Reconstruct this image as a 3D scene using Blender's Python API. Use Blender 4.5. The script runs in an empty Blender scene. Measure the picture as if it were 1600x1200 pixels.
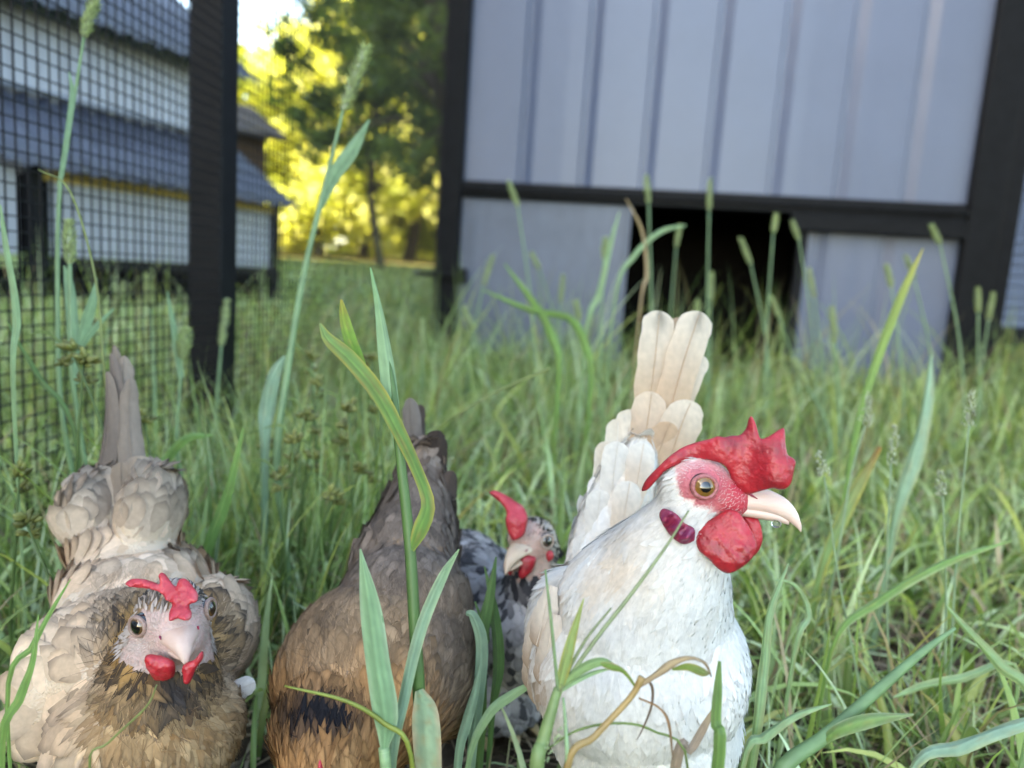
import bpy, bmesh, math, random
import numpy as np
from mathutils import Vector, Matrix, Euler
from mathutils.geometry import delaunay_2d_cdt
R = math.radians
rng = np.random.default_rng(7)
random.seed(7)
scene = bpy.context.scene
C = scene.collection

# ------------------------------------------------------------------ camera
CAM_H, PITCH, ROLL, FPX = 0.27, R(8.3), R(3.8), 1150.0      # FPX: focal length in photo pixels (1600 wide)
camd = bpy.data.cameras.new('camera'); cam = bpy.data.objects.new('camera', camd); C.objects.link(cam)
camd.sensor_width = 36; camd.lens = FPX/1600*36; camd.clip_start = 0.01; camd.clip_end = 600
FWD = Vector((0, math.cos(PITCH), -math.sin(PITCH)))
_u0 = Vector((0, math.sin(PITCH), math.cos(PITCH))); _r0 = Vector((1, 0, 0))
UP = _u0*math.cos(ROLL) - _r0*math.sin(ROLL)
RIGHT = _r0*math.cos(ROLL) + _u0*math.sin(ROLL)
CPOS = Vector((0, 0, CAM_H))
cam.matrix_world = Matrix(((RIGHT.x, UP.x, -FWD.x, 0), (RIGHT.y, UP.y, -FWD.y, 0),
                           (RIGHT.z, UP.z, -FWD.z, CAM_H), (0, 0, 0, 1)))
camd.dof.use_dof = True; camd.dof.focus_distance = 0.285; camd.dof.aperture_fstop = 7.6
scene.camera = cam

# ------------------------------------------------------------------ sky, sun, exposure
SUN_EL, SUN_AZ = R(28), R(-125)      # sun to the left, a little behind the camera (azimuth from +Y towards +X)
world = bpy.data.worlds.new('World'); scene.world = world; world.use_nodes = True
wn = world.node_tree; bg = wn.nodes['Background']
sky = wn.nodes.new('ShaderNodeTexSky'); sky.sky_type = 'NISHITA'; sky.sun_disc = False
sky.sun_elevation = SUN_EL; sky.sun_rotation = SUN_AZ; sky.air_density = 1.0; sky.dust_density = 1.6; sky.ozone_density = 1.0
wn.links.new(sky.outputs[0], bg.inputs[0]); bg.inputs[1].default_value = 0.15
sd = bpy.data.lights.new('sun', 'SUN'); sun = bpy.data.objects.new('sun', sd); C.objects.link(sun)
sd.energy = 5.0; sd.angle = R(0.53); sd.color = (1, 0.93, 0.82)
SUND = Vector((math.cos(SUN_EL)*math.sin(SUN_AZ), math.cos(SUN_EL)*math.cos(SUN_AZ), math.sin(SUN_EL)))
sun.rotation_euler = SUND.to_track_quat('Z', 'Y').to_euler(); sun.location = (-3, 6, 6)
vs = scene.view_settings
vs.view_transform = 'Standard'; vs.look = 'None'; vs.gamma = 1; vs.use_curve_mapping = False; vs.exposure = 3.2
try:
    vs.use_white_balance = True; vs.white_balance_temperature = 7500; vs.white_balance_tint = 6
except Exception: pass
cy = scene.cycles
cy.use_denoising = True; cy.max_bounces = 8; cy.diffuse_bounces = 4; cy.transmission_bounces = 6; cy.transparent_max_bounces = 8
cy.sample_clamp_indirect = 6; cy.caustics_reflective = False; cy.caustics_refractive = False

# ------------------------------------------------------------------ pixel <-> place
def P(px, py, d):
    """world point seen at photo pixel (px,py), d metres along the optical axis"""
    d = float(d); px = float(px); py = float(py)
    return CPOS + d*(FWD + RIGHT*((px-800)/FPX) - UP*((py-600)/FPX))
def G(px, py, z=0.0):
    r = FWD + RIGHT*((px-800)/FPX) - UP*((py-600)/FPX)
    return CPOS + r*((z-CAM_H)/r.z)
_F, _Rt, _U = np.array(FWD), np.array(RIGHT), np.array(UP)
def proj(a):
    v = np.asarray(a, float) - np.array([0, 0, CAM_H]); d = v@_F
    dd = np.where(np.abs(d) < 1e-5, 1e-5, d)
    return 800+FPX*(v@_Rt)/dd, 600-FPX*(v@_U)/dd, d
def c(r, g, b):
    f = lambda v: (v/255/12.92) if v/255 <= 0.04045 else ((v/255+0.055)/1.055)**2.4
    return (f(r), f(g), f(b))

# ------------------------------------------------------------------ object helpers
def tag(o, label=None, cat=None, group=None, kind=None):
    if label: o['label'] = label
    if cat: o['category'] = cat
    if group: o['group'] = group
    if kind: o['kind'] = kind
    return o
def empty(name, loc=(0, 0, 0), rz=0):
    o = bpy.data.objects.new(name, None); C.objects.link(o)
    o.location = loc; o.rotation_euler = (0, 0, rz); o.empty_display_size = 0.05
    return o
def link(name, me, mat=None, parent=None):
    o = bpy.data.objects.new(name, me); C.objects.link(o)
    if mat is not None and not me.materials: me.materials.append(mat)
    if parent is not None: o.parent = parent
    return o
def mesh(name, V, F, smooth=True, col=None, uv=None, normals=None):
    """V (n,3); F list/array of equal-size faces or list of lists; col (n,3) point colours; uv (n,2) per vertex"""
    me = bpy.data.meshes.new(name)
    V = np.asarray(V, np.float32)
    if isinstance(F, np.ndarray):
        n, k = F.shape
        me.vertices.add(len(V)); me.vertices.foreach_set('co', V.ravel())
        me.loops.add(n*k); me.loops.foreach_set('vertex_index', F.astype(np.int32).ravel())
        me.polygons.add(n); me.polygons.foreach_set('loop_start', np.arange(0, n*k, k, dtype=np.int32))
        me.update(calc_edges=True); me.validate()
    else:
        me.from_pydata([tuple(v) for v in V], [], [tuple(f) for f in F]); me.update()
    me.polygons.foreach_set('use_smooth', np.full(len(me.polygons), smooth))
    if col is not None: setcol(me, col)
    if uv is not None:
        l = me.uv_layers.new(name='UVMap'); li = np.empty(len(me.loops), np.int32)
        me.loops.foreach_get('vertex_index', li); l.data.foreach_set('uv', np.asarray(uv, np.float32)[li].ravel())
    if normals is not None:
        me.normals_split_custom_set_from_vertices([tuple(x) for x in normals])
    return me
def setcol(me, col):
    a = me.attributes.get('Col') or me.attributes.new('Col', 'FLOAT_COLOR', 'POINT')
    cc = np.ones((len(me.vertices), 4), np.float32); cc[:, :3] = col; a.data.foreach_set('color', cc.ravel())
class MB:
    """collects boxes, bars and sheets into one mesh"""
    def __init__(s): s.v = []; s.f = []
    def add(s, V, F):
        n = len(s.v); s.v += [tuple(x) for x in V]; s.f += [tuple(i+n for i in f) for f in F]; return s
    def box(s, x0, x1, y0, y1, z0, z1, bev=0.0):
        if bev <= 0:
            V = [(x, y, z) for z in (z0, z1) for y in (y0, y1) for x in (x0, x1)]
            return s.add(V, [(0, 2, 3, 1), (4, 5, 7, 6), (0, 1, 5, 4), (2, 6, 7, 3), (0, 4, 6, 2), (1, 3, 7, 5)])
        bm = bmesh.new(); bmesh.ops.create_cube(bm, size=1)
        for v in bm.verts: v.co = ((x0+x1)/2+v.co.x*(x1-x0), (y0+y1)/2+v.co.y*(y1-y0), (z0+z1)/2+v.co.z*(z1-z0))
        bmesh.ops.bevel(bm, geom=list(bm.edges), offset=bev, segments=2, affect='EDGES', profile=0.5)
        bm.verts.index_update()
        s.add([v.co.copy() for v in bm.verts], [[v.index for v in f.verts] for f in bm.faces]); bm.free(); return s
    def tube(s, pts, rad, n=8, cap=True):
        V, F = tube(pts, rad, n, cap); return s.add(V, F)
    def build(s, name, mat, parent=None, smooth=False):
        return link(name, mesh(name, s.v, s.f, smooth), mat, parent)
def tube(pts, rad, n=8, cap=True):
    pts = [Vector(p) for p in pts]; m = len(pts)
    if not hasattr(rad, '__len__'): rad = [rad]*m
    V = []; F = []; ref = None
    for i, p in enumerate(pts):
        t = (pts[min(i+1, m-1)]-pts[max(i-1, 0)]).normalized()
        if ref is None:
            ref = Vector((0, 0, 1)) if abs(t.z) < 0.9 else Vector((1, 0, 0))
        a = (ref - t*ref.dot(t)).normalized(); b = t.cross(a); ref = a
        for k in range(n):
            q = 2*math.pi*k/n; V.append(p+(a*math.cos(q)+b*math.sin(q))*rad[i])
    for i in range(m-1):
        for k in range(n):
            k2 = (k+1) % n; F.append((i*n+k, i*n+k2, (i+1)*n+k2, (i+1)*n+k))
    if cap: F.append(tuple(reversed(range(n)))); F.append(tuple((m-1)*n+k for k in range(n)))
    return V, F
def spline(pts, n):
    """Catmull-Rom through pts (any dimension), n samples"""
    p = np.asarray(pts, float); p = np.vstack([2*p[0]-p[1], p, 2*p[-1]-p[-2]]); m = len(p)-3
    t = np.linspace(0, m-1e-9, n); i = t.astype(int); f = (t-i)[:, None]
    a, b, cc, d = p[i], p[i+1], p[i+2], p[i+3]
    return 0.5*((2*b)+(-a+cc)*f+(2*a-5*b+4*cc-d)*f**2+(-a+3*b-3*cc+d)*f**3)
def smooth01(x, a, b):
    t = np.clip((x-a)/(b-a), 0, 1); return t*t*(3-2*t)
def vnoise(p, s, seed=0):
    """cheap smooth value noise, p (n,3) -> 0..1"""
    q = np.asarray(p, float)*s; i = np.floor(q).astype(np.int64); f = q-i; f = f*f*(3-2*f); o = 0
    for dx in (0, 1):
        for dy in (0, 1):
            for dz in (0, 1):
                h = ((i[:, 0]+dx)*73856093) ^ ((i[:, 1]+dy)*19349663) ^ ((i[:, 2]+dz)*83492791) ^ (seed*2654435761)
                h = (h ^ (h >> 13))*1274126177; h = ((h ^ (h >> 16)) & 0xffff)/65535.0
                o = o + h*(f[:, 0] if dx else 1-f[:, 0])*(f[:, 1] if dy else 1-f[:, 1])*(f[:, 2] if dz else 1-f[:, 2])
    return o

# ------------------------------------------------------------------ materials
def newmat(name):
    m = bpy.data.materials.new(name); m.use_nodes = True
    return m, m.node_tree, m.node_tree.nodes['Principled BSDF']
def plain(name, col, rough=0.6, metal=0.0, noise=0.0, nscale=20, bump=0.0, bscale=60, spec=0.5, col2=None, stretch=(1, 1, 1), coat=0, sss=0.0):
    m, t, b = newmat(name); L = t.links
    b.inputs['Roughness'].default_value = rough; b.inputs['Metallic'].default_value = metal
    b.inputs['Specular IOR Level'].default_value = spec; b.inputs['Base Color'].default_value = (*col, 1)
    b.inputs['Coat Weight'].default_value = coat
    if sss:
        b.inputs['Subsurface Weight'].default_value = sss; b.inputs['Subsurface Radius'].default_value = (0.004, 0.0015, 0.001); b.inputs['Subsurface Scale'].default_value = 1.0
    tc = t.nodes.new('ShaderNodeTexCoord'); mp = t.nodes.new('ShaderNodeMapping'); mp.inputs['Scale'].default_value = stretch
    L.new(tc.outputs['Object'], mp.inputs[0])
    if noise > 0 or col2:
        n = t.nodes.new('ShaderNodeTexNoise'); n.inputs['Scale'].default_value = nscale; n.inputs['Detail'].default_value = 6
        n.inputs['Roughness'].default_value = 0.65
        r = t.nodes.new('ShaderNodeValToRGB'); L.new(mp.outputs[0], n.inputs['Vector']); L.new(n.outputs['Fac'], r.inputs[0])
        c2 = col2 or tuple(x*(1-noise) for x in col); c1 = col if col2 else tuple(min(1, x*(1+noise)) for x in col)
        r.color_ramp.elements[0].position = 0.3; r.color_ramp.elements[1].position = 0.7
        r.color_ramp.elements[0].color = (*c2, 1); r.color_ramp.elements[1].color = (*c1, 1)
        L.new(r.outputs[0], b.inputs['Base Color'])
    if bump > 0:
        n2 = t.nodes.new('ShaderNodeTexNoise'); n2.inputs['Scale'].default_value = bscale; n2.inputs['Detail'].default_value = 5
        bp = t.nodes.new('ShaderNodeBump'); bp.inputs['Strength'].default_value = bump; bp.inputs['Distance'].default_value = 0.3/bscale
        L.new(mp.outputs[0], n2.inputs['Vector']); L.new(n2.outputs['Fac'], bp.inputs['Height']); L.new(bp.outputs[0], b.inputs['Normal'])
    return m
def leafmat(name, trans=0.35, rough=0.45, tcol=(1.25, 1.15, 0.35), noise=0.18, nscale=120, spec=0.4, veins=0, attr='Col'):
    """thin sheet coloured by its Col attribute: reflects and lets light through"""
    m, t, b = newmat(name); L = t.links; out = t.nodes['Material Output']
    a = t.nodes.new('ShaderNodeAttribute'); a.attribute_name = attr
    tc = t.nodes.new('ShaderNodeTexCoord'); n = t.nodes.new('ShaderNodeTexNoise'); n.inputs['Scale'].default_value = nscale; n.inputs['Detail'].default_value = 4
    L.new(tc.outputs['Object'], n.inputs['Vector'])
    mr = t.nodes.new('ShaderNodeMapRange'); mr.inputs[1].default_value = 0.25; mr.inputs[2].default_value = 0.75
    mr.inputs[3].default_value = 1-noise; mr.inputs[4].default_value = 1+noise; L.new(n.outputs['Fac'], mr.inputs[0])
    mx = t.nodes.new('ShaderNodeMix'); mx.data_type = 'RGBA'; mx.blend_type = 'MULTIPLY'; mx.inputs[0].default_value = 1
    L.new(a.outputs['Color'], mx.inputs[6]); L.new(mr.outputs[0], mx.inputs[7])
    L.new(mx.outputs[2], b.inputs['Base Color']); b.inputs['Roughness'].default_value = rough; b.inputs['Specular IOR Level'].default_value = spec
    if veins:
        uv = t.nodes.new('ShaderNodeUVMap'); w = t.nodes.new('ShaderNodeTexWave'); w.wave_type = 'BANDS'; w.bands_direction = 'X'
        w.inputs['Scale'].default_value = veins; w.inputs['Distortion'].default_value = 0.3
        bp = t.nodes.new('ShaderNodeBump'); bp.inputs['Strength'].default_value = 0.5; bp.inputs['Distance'].default_value = 0.0004
        L.new(uv.outputs[0], w.inputs['Vector']); L.new(w.outputs['Fac'], bp.inputs['Height']); L.new(bp.outputs[0], b.inputs['Normal'])
    tr = t.nodes.new('ShaderNodeBsdfTranslucent'); m2 = t.nodes.new('ShaderNodeMix'); m2.data_type = 'RGBA'; m2.blend_type = 'MULTIPLY'; m2.inputs[0].default_value = 1
    L.new(mx.outputs[2], m2.inputs[6]); m2.inputs[7].default_value = (*tcol, 1); L.new(m2.outputs[2], tr.inputs[0])
    ms = t.nodes.new('ShaderNodeMixShader'); ms.inputs[0].default_value = trans
    L.new(b.outputs[0], ms.inputs[1]); L.new(tr.outputs[0], ms.inputs[2]); L.new(ms.outputs[0], out.inputs[0])
    return m
M = {}
M['frame'] = plain('black_powder_coated_steel', (0.006, 0.0065, 0.008), 0.5, 0, 0.3, 30, 0.1, 300, 0.1)
M['wire'] = plain('black_vinyl_wire', (0.006, 0.0065, 0.008), 0.5, spec=0.15)
M['panel'] = plain('grey_painted_ribbed_steel', (0.088, 0.110, 0.172), 0.36, 0, 0.06, 5, 0.05, 14, coat=0.1)
M['galv'] = plain('galvanised_sheet', (0.095, 0.113, 0.155), 0.45, 0.15, 0.14, 22, 0.08, 16, stretch=(1, 1, 0.5))
M['dark'] = plain('shade_black_board', (0.007, 0.0065, 0.006), 0.95, spec=0.1)  # near black: the shade inside the pop door is put into the colour
M['roof'] = plain('dark_corrugated_roofing', (0.055, 0.062, 0.085), 0.45, 0, 0.25, 6, 0.05, 40)
M['siding'] = plain('pale_grey_siding', (0.29, 0.31, 0.36), 0.5, 0, 0.06, 4)
M['timber'] = plain('yellow_new_timber', (0.42, 0.30, 0.07), 0.7, 0, 0.2, 12, 0.2, 60, stretch=(1, 8, 8))
M['barn'] = plain('brown_weathered_boards', (0.085, 0.05, 0.032), 0.85, 0, 0.3, 5, 0.3, 30, stretch=(6, 6, 1))
M['barnroof'] = plain('dark_brown_shingles', (0.035, 0.028, 0.026), 0.85, 0, 0.3, 8, 0.4, 20)
M['bark'] = plain('grey_brown_bark', (0.06, 0.045, 0.033), 0.9, 0, 0.4, 8, 0.8, 25, stretch=(1, 1, 0.25))
M['leaf_tree'] = leafmat('tree_leaf', 0.55, 0.5, (1.2, 1.2, 0.5), 0.25, 3)
M['grass'] = leafmat('grass_blade', 0.3, 0.42, (1.15, 1.2, 0.5), 0.16, 90, 0.45)
M['blade'] = leafmat('broad_grass_blade', 0.25, 0.4, (1.15, 1.2, 0.5), 0.12, 160, 0.45, 5)
M['straw'] = leafmat('dry_straw', 0.15, 0.7, (1.1, 1.0, 0.7), 0.25, 60, 0.2)
# ------------------------------------------------------------------ ground
def gh(x, y):
    """ground height"""
    x = np.asarray(x, float); y = np.asarray(y, float)
    rise = 0.03*np.maximum(0, y-3.0); rise = np.minimum(rise, 0.03*22+0.006*np.maximum(0, y-25))
    q = np.stack([x, y, np.zeros_like(x)], -1).reshape(-1, 3)
    n = (vnoise(q, 9, 1)-0.5)*0.010 + (vnoise(q, 30, 2)-0.5)*0.005
    near = np.exp(-np.maximum(0, np.hypot(x, y)-2)/2)
    return rise + n.reshape(x.shape)*near
def axis(lim0, lim1, h0, g):
    a = [0.0]; h = h0
    while a[-1] < lim1: a.append(a[-1]+h); h = h*g if a[-1] > 1.0 else h
    b = [0.0]; h = h0
    while b[-1] > lim0: b.append(b[-1]-h); h = h*g if b[-1] < -1.0 else h
    return np.array(sorted(set(b+a)))
gx = axis(-200, 200, 0.012, 1.12); gy = axis(-60, 320, 0.012, 1.12)
X, Y = np.meshgrid(gx, gy); Z = gh(X, Y)
nx, ny = len(gx), len(gy)
idx = np.arange(nx*ny).reshape(ny, nx)
F = np.stack([idx[:-1, :-1], idx[:-1, 1:], idx[1:, 1:], idx[1:, :-1]], -1).reshape(-1, 4)
def groundmat():
    m, t, b = newmat('soil_and_turf'); L = t.links
    tc = t.nodes.new('ShaderNodeTexCoord')
    n1 = t.nodes.new('ShaderNodeTexNoise'); n1.inputs['Scale'].default_value = 45; n1.inputs['Detail'].default_value = 8
    r1 = t.nodes.new('ShaderNodeValToRGB'); e = r1.color_ramp.elements
    e[0].position = 0.3; e[0].color = (0.022, 0.016, 0.011, 1); e[1].position = 0.75; e[1].color = (0.11, 0.08, 0.05, 1)
    L.new(tc.outputs['Object'], n1.inputs['Vector']); L.new(n1.outputs['Fac'], r1.inputs[0])
    n2 = t.nodes.new('ShaderNodeTexNoise'); n2.inputs['Scale'].default_value = 7; n2.inputs['Detail'].default_value = 6
    r2 = t.nodes.new('ShaderNodeValToRGB'); e = r2.color_ramp.elements
    e[0].position = 0.35; e[0].color = (0.05, 0.08, 0.022, 1); e[1].position = 0.7; e[1].color = (0.10, 0.13, 0.04, 1)
    L.new(tc.outputs['Object'], n2.inputs['Vector']); L.new(n2.outputs['Fac'], r2.inputs[0])
    sp = t.nodes.new('ShaderNodeSeparateXYZ'); L.new(tc.outputs['Object'], sp.inputs[0])
    mr = t.nodes.new('ShaderNodeMapRange'); mr.inputs[1].default_value = 1.2; mr.inputs[2].default_value = 3.5; L.new(sp.outputs[1], mr.inputs[0])
    mx = t.nodes.new('ShaderNodeMix'); mx.data_type = 'RGBA'; L.new(mr.outputs[0], mx.inputs[0]); L.new(r1.outputs[0], mx.inputs[6]); L.new(r2.outputs[0], mx.inputs[7])
    mr2 = t.nodes.new('ShaderNodeMapRange'); mr2.inputs[1].default_value = 12; mr2.inputs[2].default_value = 16; L.new(sp.outputs[1], mr2.inputs[0])
    mx2 = t.nodes.new('ShaderNodeMix'); mx2.data_type = 'RGBA'; L.new(mr2.outputs[0], mx2.inputs[0]); L.new(mx.outputs[2], mx2.inputs[6]); mx2.inputs[7].default_value = (0.20, 0.17, 0.06, 1)
    L.new(mx2.outputs[2], b.inputs['Base Color']); b.inputs['Roughness'].default_value = 0.95; b.inputs['Specular IOR Level'].default_value = 0.15
    bp = t.nodes.new('ShaderNodeBump'); bp.inputs['Strength'].default_value = 0.8; bp.inputs['Distance'].default_value = 0.006
    n3 = t.nodes.new('ShaderNodeTexNoise'); n3.inputs['Scale'].default_value = 220; n3.inputs['Detail'].default_value = 6
    L.new(tc.outputs['Object'], n3.inputs['Vector']); L.new(n3.outputs['Fac'], bp.inputs['Height']); L.new(bp.outputs[0], b.inputs['Normal'])
    return m
g = link('ground', mesh('ground', np.stack([X, Y, Z], -1).reshape(-1, 3), F), groundmat())
tag(g, 'bare soil and rough turf running out to the sunlit field', 'ground', kind='structure')

# ------------------------------------------------------------------ the run and its coop: one rectangular frame, local axes u (right), v (back)
RUN_ANG = -R(8.0)
_q = P(716, 430, 2.2)
RUN = empty('coop', (_q.x, _q.y, 0), RUN_ANG)
tag(RUN, 'grey ribbed metal chicken coop with black frame and open dark pop door', 'coop')
W = 1.56; HT = 1.95; DEP = 1.15
PW = 0.075
def pix_local(px, py, d): return RUN_M.inverted() @ P(px, py, d)
RUN_M = Matrix.Translation((_q.x, _q.y, 0)) @ Matrix.Rotation(RUN_ANG, 4, 'Z')
def onfront(px, py, off=0.0):
    """(u,z) on the coop's front plane hit by a photo pixel"""
    inv = RUN_M.inverted(); o = inv @ CPOS; r = inv.to_3x3() @ (FWD + RIGHT*((px-800)/FPX) - UP*((py-600)/FPX))
    k = (off-o.y)/r.y; h = o+r*k; return h.x, h.z
u_l0, _ = onfront(706, 300); u_l1, _ = onfront(738, 200)
u_r, _ = onfront(1512, 300)
z_rb = onfront(1000, 322)[1]; z_rt = onfront(1000, 296)[1]
u_d0 = onfront(978, 440)[0]; u_d1 = onfront(1238, 440)[0]
z_db = 0.035
def fpost(u0, u1, name='corner_post'): return MB().box(u0, u1, -0.03, 0.045, -0.02, HT, 0.004).build(name, M['frame'], RUN)
UL0, UL1 = u_l0-0.035, u_l0+0.035
UR0 = u_r; UR1 = u_r+0.085
fpost(UL0, UL1); fpost(UR0, UR1)
for u0, u1 in ((UL0, UL1), (UR0, UR1)):
    MB().box(u0, u1, DEP-0.07, DEP, -0.02, HT-0.2, 0.004).build('corner_post', M['frame'], RUN)
MB().box(UL1, UR0, -0.022, 0.035, z_rb, z_rt, 0.004).build('cross_rail', M['frame'], RUN)
MB().box(UL1, UR0, -0.034, -0.0225, z_rb+0.018, z_rb+0.027, 0.002).build('rail_lip', M['frame'], RUN)
MB().box(UL1, UR0, -0.015, 0.03, HT-0.06, HT, 0.004).build('top_rail', M['frame'], RUN)
def ribbed(u0, u1, z0, z1, first, pitch, name='wall_panel', off=0.0, h=0.011, rw=0.036):
    """ribbed steel sheet in the u-z plane: flat pans with trapezoid ribs and a faint middle crease"""
    us = [u0]; ys = [0.0]; k = first
    while k+rw < u1:
        if k > u0+0.005:
            for du, dy in ((-0.001, 0), (0.004, h), (rw*0.45, h), (rw+0.006, 0)): us.append(k+du); ys.append(dy)
        k += pitch
    us.append(u1); ys.append(0.0)
    V = []; Fc = []
    nz = 2
    for iz in range(nz):
        z = z0+(z1-z0)*iz/(nz-1)
        for a, b_ in zip(us, ys): V.append((a, off+b_, z))
    n = len(us)
    for i in range(n-1): Fc.append((i, i+1, n+i+1, n+i))
    # back skin so that the sheet has thickness
    m = len(V); V += [(a, b_+0.0012, z) for a, b_, z in V]
    for i in range(n-1): Fc.append((m+i+1, m+i, m+n+i, m+n+i+1))
    return link(name, mesh(name, V, Fc, False), M['panel'], RUN)
rib_u = [onfront(x, 150)[0] for x in (826, 922, 1024, 1123, 1231, 1339, 1450)]
pitch = (onfront(1445, 100)[0]-onfront(829, 100)[0])/6; first = onfront(829, 100)[0]-0.017
ribbed(UL1, UR0, z_rt, HT-0.06, first, pitch)
# lower left: flat galvanised sheet (sliding door pushed aside), lower right: ribbed sheet
dz1 = z_rb
V_ = MB().box(UL1+0.001, u_d0, -0.004, -0.001, z_db, dz1-0.003)
gd = V_.build('sliding_door', M['galv'], RUN)
MB().box(u_d0-0.014, u_d0, -0.012, -0.0045, z_db, dz1-0.004, 0.002).build('door_edge', M['galv'], gd)
MB().box(UL1+0.03, UL1+0.042, -0.009, -0.0045, z_db, dz1-0.004, 0.002).build('door_fold', M['galv'], gd)
MB().box(u_d1, u_d1+0.026, -0.012, 0.02, 0.0, dz1, 0.003).build('door_jamb', M['frame'], RUN)
MB().box(u_d1-0.03, UR0, -0.03, -0.0225, dz1-0.045, dz1+0.001, 0.003).build('door_track', M['frame'], RUN)
ribbed(u_d1+0.026, UR0, 0.0, dz1-0.002, u_d1+0.045, pitch, off=0.006)
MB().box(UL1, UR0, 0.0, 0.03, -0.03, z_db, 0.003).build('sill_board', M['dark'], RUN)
lz = onfront(705, 430)[1]; lu = onfront(705, 430)[0]
hg = MB().box(lu-0.085, lu+0.055, -0.05, -0.031, lz-0.007, lz+0.007, 0.003).build('latch', M['frame'], RUN)
MB().box(lu+0.03, lu+0.056, -0.054, -0.03, lz-0.022, lz+0.022, 0.003).build('latch_plate', M['frame'], hg)
MB().tube([(lu-0.088, -0.041, lz), (lu-0.1, -0.041, lz)], 0.008, 10).build('latch_knob', M['galv'], hg, True)
# side, back, floor, roof
MB().box(UL0+0.01, UL0+0.014, 0.046, DEP-0.071, 0.0, HT-0.1).build('side_wall', M['panel'], RUN)
MB().box(UR1-0.014, UR1-0.01, 0.046, DEP-0.071, 0.0, HT-0.1).build('side_wall', M['panel'], RUN)
MB().box(UL1, UR0, DEP-0.02, DEP-0.016, 0.0, HT-0.2).build('back_wall', M['panel'], RUN)
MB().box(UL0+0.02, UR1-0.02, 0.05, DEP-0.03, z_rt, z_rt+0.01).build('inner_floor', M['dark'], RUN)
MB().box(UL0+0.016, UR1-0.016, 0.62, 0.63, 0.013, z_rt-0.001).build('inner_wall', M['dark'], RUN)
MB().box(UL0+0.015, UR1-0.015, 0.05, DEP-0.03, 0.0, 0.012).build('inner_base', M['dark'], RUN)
def corr_roof(name, parent, e0, e1, s0, s1, mat, waves=26, amp=0.009, th=0.003):
    """corrugated sheet spanned by two edges e0->e1 (eave) and s0->s1 (top)"""
    e0, e1, s0, s1 = map(Vector, (e0, e1, s0, s1)); nrm = (e1-e0).cross(s0-e0).normalized()
    if nrm.z < 0: nrm = -nrm
    n = waves*6; V = []; Fc = []
    for lay in (0, 1):
        for j in (0, 1):
            a, b_ = (e0, e1) if j == 0 else (s0, s1)
            for i in range(n+1):
                V.append(a.lerp(b_, i/n) + nrm*(amp*math.sin(2*math.pi*waves*i/n)-lay*th))
    k = n+1
    for i in range(n):
        Fc.append((i, i+1, k+i+1, k+i)); Fc.append((2*k+i+1, 2*k+i, 3*k+i, 3*k+i+1))
        Fc.append((i+1, i, 2*k+i, 2*k+i+1)); Fc.append((k+i, k+i+1, 3*k+i+1, 3*k+i))
    return link(name, mesh(name, V, Fc, True), mat, parent)
corr_roof('roof', RUN, (UL0-0.1, -0.16, HT+0.02), (UR1+0.1, -0.16, HT+0.02), (UL0-0.1, DEP+0.1, HT-0.16), (UR1+0.1, DEP+0.1, HT-0.16), M['roof'], 20)

# side fences of the run: posts, rails and hardware cloth, running from the coop back past the camera
CELL = 0.0127
def fence(name, loc, ang, v0, v1, posts, label):
    f = empty(name, (loc.x, loc.y, 0), ang)
    tag(f, label, 'fence')
    for v, w in posts: MB().box(-w/2, w/2, v-w/2, v+w/2, -0.04, HT, 0.003).build('post', M['frame'], f)
    MB().box(-0.018, 0.018, v0, v1, HT-0.04, HT-0.001, 0.003).build('top_rail', M['frame'], f)
    r = 0.0006
    vs_ = np.arange(v0, v1, CELL); zs = np.arange(0.0, HT-0.045, CELL)
    xs = 0.0195
    V = []; Fq = []
    def bar(a0, a1, b0, b1, c0, c1):
        n = len(V)
        V.extend([(x, y, z) for z in (c0, c1) for y in (b0, b1) for x in (a0, a1)])
        Fq.extend([(n, n+2, n+3, n+1), (n+4, n+5, n+7, n+6), (n, n+1, n+5, n+4), (n+2, n+6, n+7, n+3), (n, n+4, n+6, n+2), (n+1, n+3, n+7, n+5)])
    for v in vs_:
        k = rng.normal(0, 0.0004); bar(xs-r, xs+r, v+k-r, v+k+r, -0.02, HT-0.045)
    for z in zs:
        k = rng.normal(0, 0.0004); bar(xs+r*0.7, xs+2.7*r, v0, v1, z+k-r, z+k+r)
    o = link('wire_mesh', mesh('wire_mesh', V, np.array(Fq), False), M['wire'], f); o['kind'] = 'stuff'
    return f
cw = RUN_M @ Vector((UL0-0.012, 0.0, 0)); pw = P(334, 300, 0.93); dv = Vector((cw.x-pw.x, cw.y-pw.y, 0)); FA = math.atan2(-dv.x, dv.y)
fl = fence('run_fence', cw, FA, -2.6, -0.032, [(-dv.length, 0.043), (-2.55, 0.043)], 'black wire mesh fence with a square steel post beside the brown hens')
fr = fence('run_fence', RUN_M @ Vector((UR1+0.021, 0, 0)), RUN_ANG, -2.6, 0.0, [(-0.005, 0.04), (-1.3, 0.04), (-2.55, 0.04)], 'black wire mesh fence side by the ribbed lower panel and tall seed heads')

# ------------------------------------------------------------------ neighbouring coop beyond the left fence: nest box with roof, wall, main roof
A = P(80, 400, 2.9); B = P(424, 412, 4.0)
eL = Vector((B.x-A.x, B.y-A.y, 0)); LEN = eL.length; ang = math.atan2(eL.y, eL.x)
SH = empty('nesting_coop', (A.x, A.y, 0), ang)
tag(SH, 'raised pale grey coop with dark corrugated roofs seen through the mesh', 'coop')
zA = A.z
ZE = P(425, 320, 4.0).z                     # nest box eave
def sbox(n, m, *a, b_=0.0): return MB().box(*a, b_).build(n, M[m], SH)
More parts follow.
